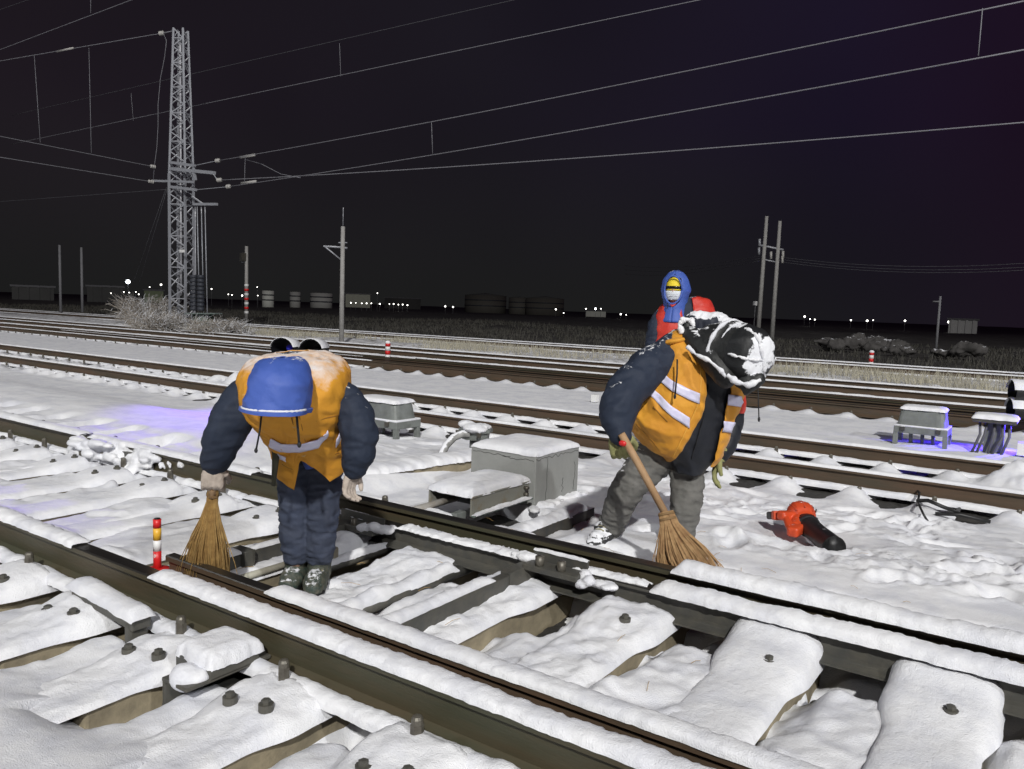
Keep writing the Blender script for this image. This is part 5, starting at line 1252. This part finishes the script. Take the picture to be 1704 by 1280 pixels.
# ------------------------------------------------------------------ overhead wires
def insul(c, d, r_, parent):
    d = d.normalized(); a_ = Acc()
    for k in range(3): a_.tube([c+d*(k*.09), c+d*(k*.09+.02), c+d*(k*.09+.05)], [r_*.5, r_, r_*.45], 12)
    return a_.obj('insulator', CERAM, parent)
def sagline(p, q, sag, n=24): return [p.lerp(q, i/n)-Vector((0, 0, sag*4*(i/n)*(1-i/n))) for i in range(n+1)]
def wire(label, p, q, r_=.010, m_=WIRE, sag=0, ins=None, droppers=(), cat='overhead wire', nm='overhead_wire'):
    t = thing(nm, label, cat, p)
    tubeo('cable', sagline(p, q, sag), r_, m_, t, 6)
    if ins: insul(p.lerp(q, ins[0]), (q-p), ins[1], t)
    for a_, b_ in droppers: tubeo('dropper', [a_, b_], r_*.8, m_, t, 5)
    return t
Ym = mb.y-.5
def lev(px0, py0, px1, py1, Y0):      # level wire through two photo points, first one at Y0
    p = AY(px0, py0, Y0); return p, G(px1, py1, p.z)
def onl(px, py, p, q):                # point of a level wire at photo position px
    return G(px, py, p.z)
p, q = lev(258, 278, -60, 215, Ym); wire('upper wire leaving the mast arm to the left with a drop at its end', p, q, .013, ins=(.0, .085))
p, q = lev(255, 303, -60, 252, Ym); wire('lower wire leaving the mast arm to the left', p, q, .013, ins=(.0, .085))
p, q = lev(272, 55, -60, 112, Ym); zz = p.z
wire('wire from the mast top going left with two long droppers', p, q, .016, ins=(0, .10), droppers=((G(57, 92, zz), PD(67, 237, (G(57, 92, zz)-CP).dot(FW))), (G(148, 80, zz), PD(152, 254, (G(148, 80, zz)-CP).dot(FW)))))
tubeo('top_link', [p, AM(296, 50, mb.y)], .02, WIRE, MB, 6)
P = [AY(x_, y_, Ym) for x_, y_ in ((272, 56), (277, 68), (274, 95), (267, 130), (263, 175), (263, 210), (261, 245), (257, 276), (255, 302))]
t = thing('jumper_wire', 'slack jumper hanging beside the mast from its top to the lower arm', 'overhead wire', P[0]); tubeo('cable', P, .012, WIRE, t, 6)
tubeo('splice', [G(95, 86, zz), G(122, 80, zz)], .045, CERAM, t, 8)
p, q = lev(20, 192, 925, -16, 24); wire('upper faint wire crossing behind the mast and out at the top centre', p, q, .012, WIRED, droppers=())
z1 = p.z
p2, q2 = lev(20, 240, 1250, -18, 24); wire('contact wire crossing behind the mast below the faint upper wire', p2, q2, .014, WIRE, droppers=((onl(567, 127, p2, q2), PD(565, 72, (onl(567, 127, p2, q2)-CP).dot(FW))), (onl(222, 201, p2, q2), PD(218, 155, (onl(222, 201, p2, q2)-CP).dot(FW)))))
p, q = lev(360, 268, 1704, 2, Ym); wire('carrier wire rising from the right arm insulator to the upper right corner', p, q, .013, WIRE, ins=(0, .09), sag=.10)
c1 = onl(718, 204, p, q); c2 = onl(1635, 14, p, q)
p2, q2 = lev(378, 311, 1704, 83, Ym); wire('second wire rising right, tied below the carrier wire by droppers', p2, q2, .013, WIRE, ins=(0, .09), sag=.10, droppers=((c1, PD(720, 256, (c1-CP).dot(FW))), (c2, PD(1628, 93, (c2-CP).dot(FW))), (onl(408, 260, p, q), PD(407, 305, (onl(408, 260, p, q)-CP).dot(FW)))))
p, q = lev(362, 300, 1760, 199, Ym); wire('lowest wire running nearly level from the mast to the right edge', p, q, .017, WIRE, ins=(0, .09), sag=.12)
P = [AY(x_, y_, Ym) for x_, y_ in ((410, 266), (435, 273), (468, 290), (500, 296))]; t = thing('jumper_wire', 'short curved jumper between two wires right of the mast', 'overhead wire', P[0]); tubeo('cable', P, .012, WIRE, t, 6)
for (x0_, y0_), (x1_, y1_) in (((322, 276), (360, 268)), ((326, 316), (378, 311)), ((355, 290), (362, 300))): strut('wire_link', AY(x0_, y0_, Ym), AY(x1_, y1_, Ym), .022, MB)
tubeo('splice', [AY(400, 262, Ym), AY(424, 258, Ym)], .05, CERAM, t, 8); tubeo('splice', [AY(402, 305, Ym), AY(426, 302, Ym)], .05, CERAM, t, 8)
p, q = lev(283, 315, -60, 340, mb.y+2); wire('dim low wire passing behind the mast to the left edge', p, q, .012, WIRED)
for i, (a_, b_) in enumerate((((-40, 98), (240, -8)), ((-40, 30), (90, -15)))):
    p = AY(*a_, 16+3*i); q = G(*b_, p.z); wire(('wire cutting the upper left corner with a short hanger', 'faintest wire at the very top left corner')[i], p, q, .011, WIRE if i == 0 else WIRED, droppers=(() if i else ((onl(151, 22, p, q), PD(151, -30, (onl(151, 22, p, q)-CP).dot(FW))),)))
for k, (x0_, x1_) in enumerate(((277, 222), (279, 232))):
    t = thing('guy_wire', ('left', 'right')[k]+' of the two guy wires slanting down behind the mast', 'guy wire', AM(x0_, 312, mb.y+1)); tubeo('cable', [AM(x0_, 312, mb.y+1), AM(x1_, 470, mb.y+3)], .012, WIRED, t, 5)

# ------------------------------------------------------------------ poles
def pole(px, pyb, pyt, D, r_, label, nm='utility_pole', zg=None, pxt=None, m_=POLEM, parts=None):
    b = DD(px, pyb, D); tz = DD(pxt or px, pyt, D); t = thing(nm, label, 'pole', b); tubeo('shaft', [b-Vector((0, 0, .3)), Vector((b.x, b.y, tz.z))], [r_, r_*.8], m_, t, 10); return t, b, tz.z
D1 = math.hypot(*G(568, 573, -.08).xy); t, b, tz = pole(568, 573, 377, D1, .085, 'slim grey pole with a small bracket and whip behind the left worker')
tubeo('whip', [(b.x, b.y, tz), (b.x, b.y, tz+.62)], .012, GALV, t, 5)
def DP(px, py, D=D1): return DD(px, py, D)
tubeo('bracket', [DP(538, 410), DP(572, 412)], .03, GALV, t); tubeo('bracket', [DP(541, 411), DP(567, 432)], .022, GALV, t); tubeo('step', [DP(563, 404), DP(578, 404)], .02, GALV, t); tubeo('step', [DP(566, 412), DP(578, 413)], .03, GALV, t)
D2 = 52; t, b, tz = pole(410, 530, 410, D2, .12, 'grey pole with red and white striped foot and a signal lamp', 'signal_pole')
for k in range(7):
    z0 = DD(410, 522-k*7.5, D2).z; tubeo('stripe', [(b.x, b.y, z0), (b.x, b.y, z0+.14)], .135, REDP if k % 2 else WHTP, t, 10)
boxo('lamp_head', DD(405, 428, D2), (.35, .3, .5), IRON, t); tubeo('bracket', [DD(402, 436, D2), DD(411, 436, D2)], .04, GALV, t)
for px, pt_, lb in ((101, 408, 'thin dim pole farthest left'), (137, 412, 'thin dim pole second from the left edge')):
    pole(px, 512, pt_, 60, .09, lb, m_=mat('dim_pole', (.16, .16, .17), .9))
D3 = 62
HP = thing('transformer_poles', 'pair of tall leaning concrete poles joined by a cross beam at the right', 'pole', DD(1272, 555, D3))
def seg(p0, p1, th, nm): tubeo(nm, [DD(*p0, D3), DD(*p1, D3)], th, POLEM, HP, 10)
tubeo('pole', [DD(1261, 560, D3), DD(1276, 360, D3)], [.17, .12], POLEM, HP, 12); tubeo('pole', [DD(1284, 570, D3), DD(1298, 368, D3)], [.17, .12], POLEM, HP, 12)
tubeo('cross_beam', [DD(1262, 408, D3), DD(1304, 416, D3)], .07, GALV, HP); tubeo('cross_beam', [DD(1270, 432, D3), DD(1290, 436, D3)], .05, GALV, HP)
for px, py in ((1263, 418), (1283, 425), (1303, 424), (1264, 404), (1302, 432)): tubeo('insulator', [DD(px, py+6, D3), DD(px, py-6, D3)], .09, CERAM if py > 420 else GALV, HP, 8)
for i, (y0_, y1_) in enumerate(((428, 434), (432, 441), (436, 446))):
    p = DD(1300, y0_, D3); q = DD(1760, y1_, D3*.95); wire(('top', 'middle', 'bottom')[i]+' dim line leaving the twin poles to the right', p, q, .016, WIRED, sag=.5)
    p = DD(1264, y0_-2, D3); q = DD(1040, y0_+14+i*3, D3*1.5); wire(('top', 'middle', 'bottom')[i]+' dim line leaving the twin poles to the left', p, q, .016, WIRED, sag=.5)
t, b, tz = pole(1558, 575, 493, 48, .07, 'short dim pole with small crossbars far right', m_=MATS['dim_pole']); tubeo('crossbar', [DD(1552, 502, 48), DD(1566, 502, 48)], .04, MATS['dim_pole'], t)
# ------------------------------------------------------------------ bushes, grass
def bush(label, c, rx, ry, hh, n, seed, m_=TWIG, r_=.012, lean=(0, 0)):
    rr = random.Random(seed); a_ = Acc()
    for i in range(n):
        q = rr.uniform(0, 2*math.pi); rad = rr.random()**.6; b0 = Vector((c.x+math.cos(q)*rx*rad*.6, c.y+math.sin(q)*ry*rad*.6, c.z-.1))
        d = Vector((math.cos(q)*rx*rr.uniform(.2, 1)+lean[0], math.sin(q)*ry*rr.uniform(.2, 1)+lean[1], hh*rr.uniform(.4, 1.1)))
        P = [b0]; 
        for k in range(1, 5):
            f = k/4; P.append(b0+d*f-Vector((0, 0, hh*.35*f*f))+Vector((rr.uniform(-1, 1), rr.uniform(-1, 1), rr.uniform(-1, 1)))*.12*f)
        a_.tube(P, [r_*1.3, r_, r_*.8, r_*.6, r_*.3], 3, cap=False)
        for k in (2, 3):
            for _ in range(2):
                e_ = P[k]+Vector((rr.uniform(-1, 1), rr.uniform(-1, 1), rr.uniform(-.2, .8)))*.38; a_.tube([P[k], P[k].lerp(e_, .5)+Vector((0, 0, .04)), e_], [r_*.6, r_*.45, r_*.2], 3, cap=False)
    t_ = thing('bush', label, 'bush', c); a_.obj('twigs', m_, t_, False); return t_
p = G(247, 541, 0); bush('brown leafless bush, sparse, left of the mast foot', p, 1.7, 1.1, 2.0, 300, 5, TWIG, .014)
p = G(262, 549, 0); bush('dense frosted bush directly at the mast foot', p, 1.3, .7, 1.0, 330, 6, TWIG, .014)
p = G(362, 554, 0); bush('low frosted bush spreading right of the mast foot', p, 1.5, .8, .85, 250, 7, TWIG, .014)
def grass(name, x0, x1, y0, y1, n, hh, m_, seed, wd=.012, lab=None, dens=None):
    r_ = np.random.default_rng(seed); x = r_.uniform(x0, x1, n*3); y = r_.uniform(y0, y1, n*3); k = fbm(x*.5, y*.5, seed, 3)+r_.uniform(-.35, .35, n*3) > 0; x = x[k][:n]; y = y[k][:n]; n = len(x)
    z = H(x, y); h_ = hh*r_.uniform(.4, 1.2, n); q = r_.uniform(0, 6.28, n); lx = r_.normal(0, .35, n)*h_; ly = r_.normal(0, .35, n)*h_
    w_ = wd*(1+np.hypot(x, y)/40)
    V = np.stack([np.stack([x-np.cos(q)*w_, y-np.sin(q)*w_, z-.03], 1), np.stack([x+np.cos(q)*w_, y+np.sin(q)*w_, z-.03], 1), np.stack([x+lx, y+ly, z+h_], 1)], 1).reshape(-1, 3)
    me = bpy.data.meshes.new(name); me.from_pydata(V.tolist(), [], [(3*i, 3*i+1, 3*i+2) for i in range(n)]); o = mko(name, me, m_, None, False); props(o, lab, 'grass', kind='stuff'); return o
grass('dry_grass', -34, 4, 19.2, 23.9, 15000, .22, GRASS, 3, .007, 'frosted straw coloured dry grass on the bank between the lines')
grass('field_brush', -90, 20, 29, 60, 26000, .26, BRUSH, 8, .016, 'dark low brush on the field behind the far line')
for i, (px, py, s_) in enumerate(((1395, 578, 1.0), (1465, 578, 1.5), (1495, 585, .8), (1580, 590, 1.1))):
    p = G(px, py, 0); a_ = Acc()
    for k in range(5): a_.ell(p+Vector((random.uniform(-.8, .8)*s_, random.uniform(-.4, .4), random.uniform(0, .25)*s_)), (random.uniform(.3, .6)*s_, .35*s_, random.uniform(.12, .30)*s_), 10)
    me = remesh(a_, .06, 1, lambda q_: .22*fbm3(q_*2.6, i)+.06*vn3(q_*9, i)); t = thing('snowy_mound', ('low rubble mound left of the biggest one beyond the far line', 'biggest rubble mound beyond the far line', 'small rubble mound just right of the biggest', 'rubble mound nearest the right edge')[i], 'mound', p); mko('heap', me, mat('rubble_snowy', (.05, .047, .045), .9, (.075, .07, .068), 2, snow=1.0, snoise=3), t)
# ------------------------------------------------------------------ far buildings, tanks, lamps
def far_block(px0, px1, py0, py1, D, dz, nm, label, m_=FARB, ribs=0, cat='building'):
    p = DD(px0, py1, D); q = DD(px1, py1, D); zt_ = DD((px0+px1)/2, py0, D).z; d = q-p; d.z = 0; L_ = d.length; d.normalize(); back = Vector((-d.y, d.x, 0)); 
    if back.dot(p-CP) < 0: back = -back
    zb = -1; t_ = thing(nm, label, cat, Vector((p.x, p.y, 0)))
    c = (p+q)/2+back*dz/2; rot = Matrix((d, back, UPW)).transposed()
    Acc().box((c.x, c.y, (zt_+zb)/2), (L_, dz, zt_-zb), rot=rot).obj('wall', m_, t_, False)
    Acc().box((c.x, c.y, zt_+.15), (L_+.5, dz+.5, .3), rot=rot).obj('roof', mat('far_roof_snow', (.14, .14, .15), .9), t_, False)
    for k in range(ribs):
        rp = p+d*L_*(k+.5)/ribs-back*.12; boxo('pier', (rp.x, rp.y, (zt_+zb)/2), (.35, .35, zt_-zb), m_, t_, bev=0, rot=rot)
    return t_
def tank(px0, px1, py0, py1, D, label, m_=TANK):
    p = DD(px0, py1, D); q = DD(px1, py1, D); r_ = (q-p).length/2; c = (p+q)/2; zt_ = DD((px0+px1)/2, py0, D).z
    t_ = thing('storage_tank', label, 'tank', Vector((c.x, c.y, 0)), 'distant storage tanks')
    Acc().tube([(c.x, c.y, -1), (c.x, c.y, zt_)], r_, 28).obj('shell', m_, t_); tubeo('roof', [(c.x, c.y, zt_), (c.x, c.y, zt_+r_*.12)], [r_*1.01, .1], MATS.get('far_roof_snow') or FARB, t_, 28)
    for zf in (.35, .68): tubeo('ring', [(c.x, c.y, zt_*zf), (c.x, c.y, zt_*zf+.25)], r_*1.012, MATS['weight_iron'], t_, 28)
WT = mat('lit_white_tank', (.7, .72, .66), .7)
tank(773, 842, 492, 517, 210, 'broad dull storage tank, leftmost of the central row'); tank(846, 880, 496, 520, 205, 'narrow pale storage tank in the middle of the central row'); tank(874, 938, 497, 522, 200, 'broad storage tank at the right of the central row')
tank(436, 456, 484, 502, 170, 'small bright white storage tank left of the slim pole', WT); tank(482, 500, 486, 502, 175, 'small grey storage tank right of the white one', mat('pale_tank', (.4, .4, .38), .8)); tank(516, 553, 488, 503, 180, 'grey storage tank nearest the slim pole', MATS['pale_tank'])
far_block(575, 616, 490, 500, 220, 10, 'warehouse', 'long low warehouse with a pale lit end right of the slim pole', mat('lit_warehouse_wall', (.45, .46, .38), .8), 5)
far_block(640, 700, 497, 505, 260, 12, 'warehouse', 'flat warehouse with a snowy roof left of the tank row', FARB, 6)
far_block(240, 272, 484, 500, 200, 8, 'warehouse', 'greenish warehouse corner behind the bushes by the mast', mat('greenish_wall', (.22, .26, .16), .8), 3)
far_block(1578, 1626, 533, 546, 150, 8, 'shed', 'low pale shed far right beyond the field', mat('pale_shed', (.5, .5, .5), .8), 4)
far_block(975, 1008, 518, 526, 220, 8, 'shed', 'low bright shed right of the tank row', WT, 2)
far_block(20, 90, 478, 500, 150, 12, 'warehouse', 'dark warehouse with faint snowy roof at the left edge', FARB, 4); far_block(145, 205, 478, 500, 160, 12, 'warehouse', 'dark warehouse behind the two thin dim poles', FARB, 4)
lampm = mat('lamp_white', (1, 1, 1), .5, emit=(1, .97, .9), estr=6); lampb = mat('lamp_bright', (1, 1, 1), .5, emit=(.85, .93, 1), estr=14)
LA = [(213, 469, 2.4, 1), (184, 488, .9, 0), (206, 486, .6, 0), (215, 487, .6, 0), (226, 486, .6, 0), (231, 490, .7, 0), (249, 478, .6, 0), (268, 474, 1.1, 0), (352, 481, .8, 0), (380, 490, .6, 0), (386, 491, .6, 0), (403, 492, 1.0, 0), (428, 478, .6, 0), (429, 492, .6, 0),
      (584, 504, .8, 0), (592, 504, .6, 0), (602, 505, .7, 0), (610, 505, .8, 0), (618, 505, .7, 0), (632, 506, .9, 0), (648, 506, .6, 0), (655, 506, .8, 0), (663, 507, .7, 0), (670, 507, .8, 0), (678, 508, .8, 0), (628, 488, .6, 0), (741, 510, 1.0, 0), (754, 511, 1.0, 0),
      (925, 515, 1.0, 0), (938, 521, .6, 0), (975, 514, .8, 0), (991, 514, 1.3, 1), (1000, 514, .7, 0), (1033, 523, 1.1, 0), (1042, 524, .6, 0), (1339, 527, 1.1, 0), (1348, 531, .7, 0), (1356, 532, .8, 0), (1416, 533, .9, 0), (1443, 534, 1.2, 0), (1453, 533, .6, 0), (1506, 534, 1.1, 0), (1579, 536, 1.4, 0)]
ORD = 'first second third fourth fifth sixth seventh eighth ninth tenth eleventh twelfth thirteenth'.split()
ZN = [(280, 'behind the bushes left of the mast'), (440, 'between the mast and the slim pole'), (700, 'in the row right of the slim pole'), (760, 'of the pair left of the big storage tanks'), (950, 'at the right end of the storage tanks'), (1100, 'over the low shed left of the standing worker'), (1700, 'right of the twin poles')]
cnt = {}
for i, (px, py, s_, br) in enumerate(LA):
    p = DD(px, py, 165 if br else 160); r_ = s_*1.25*160/FPX
    zn = next(z for z in ZN if px < z[0])[1]; order = sorted(q[0] for k_, q in enumerate(LA) if k_ and next(z for z in ZN if q[0] < z[0])[1] == zn)
    t = thing('distant_lamp', 'largest and brightest far white lamp, left of the mast' if i == 0 else 'far lamp, '+ORD[order.index(px)]+' from left '+zn, 'lamp', p, None if i == 0 else 'points of lamp light along the horizon')
    Acc().ell(p, (r_,)*3, 10).obj('bulb', lampb if br else lampm, t); tubeo('lamp_post', [p-UPW*.3, (p.x, p.y, -.5)], .025, MATS['dim_pole'], t, 5)
# distant white sign near the poles and the dim structure
b = DD(1257, 505, 70); t = thing('small_sign', 'small pale square sign just left of the twin poles', 'sign', b); boxo('panel', b, (.36, .05, .34), WHTP, t); tubeo('post', [b, (b.x, b.y, -.2)], .03, MATS['dim_pole'], t, 6)

# ------------------------------------------------------------------ broom straws lying on the snow
a = Acc()
for i in range(90):
    cx_, cy_ = random.choice(((G(380, 940), .35), (G(1150, 960), .5), (G(800, 1000), .7), (G(1350, 1000), .7)))
    x_ = cx_.x+random.gauss(0, cy_); y_ = cx_.y+random.gauss(0, cy_*.6); q = random.uniform(0, 3.14); l_ = random.uniform(.03, .10)
    if 1.7 < y_ < 2.1 or 3.1 < y_ < 3.45: continue
    d_ = Vector((math.cos(q)*l_, math.sin(q)*l_, 0)); z0 = hz(x_, y_)+.006; z1 = hz(x_+d_.x, y_+d_.y)+.008
    if abs(((x_-SX0)/PITCH+.5) % 1-.5)*PITCH < .15 and 1.3 < y_ < 3.9: z0 = z1 = .046
    a.tube([(x_, y_, z0), (x_+d_.x*.5, y_+d_.y*.5, (z0+z1)/2+.006), (x_+d_.x, y_+d_.y, z1)], .0011, 3)
props(a.obj('straw_litter', STRAW, None, False), 'loose broom straws scattered on the snow between the rails', 'straw', kind='stuff')
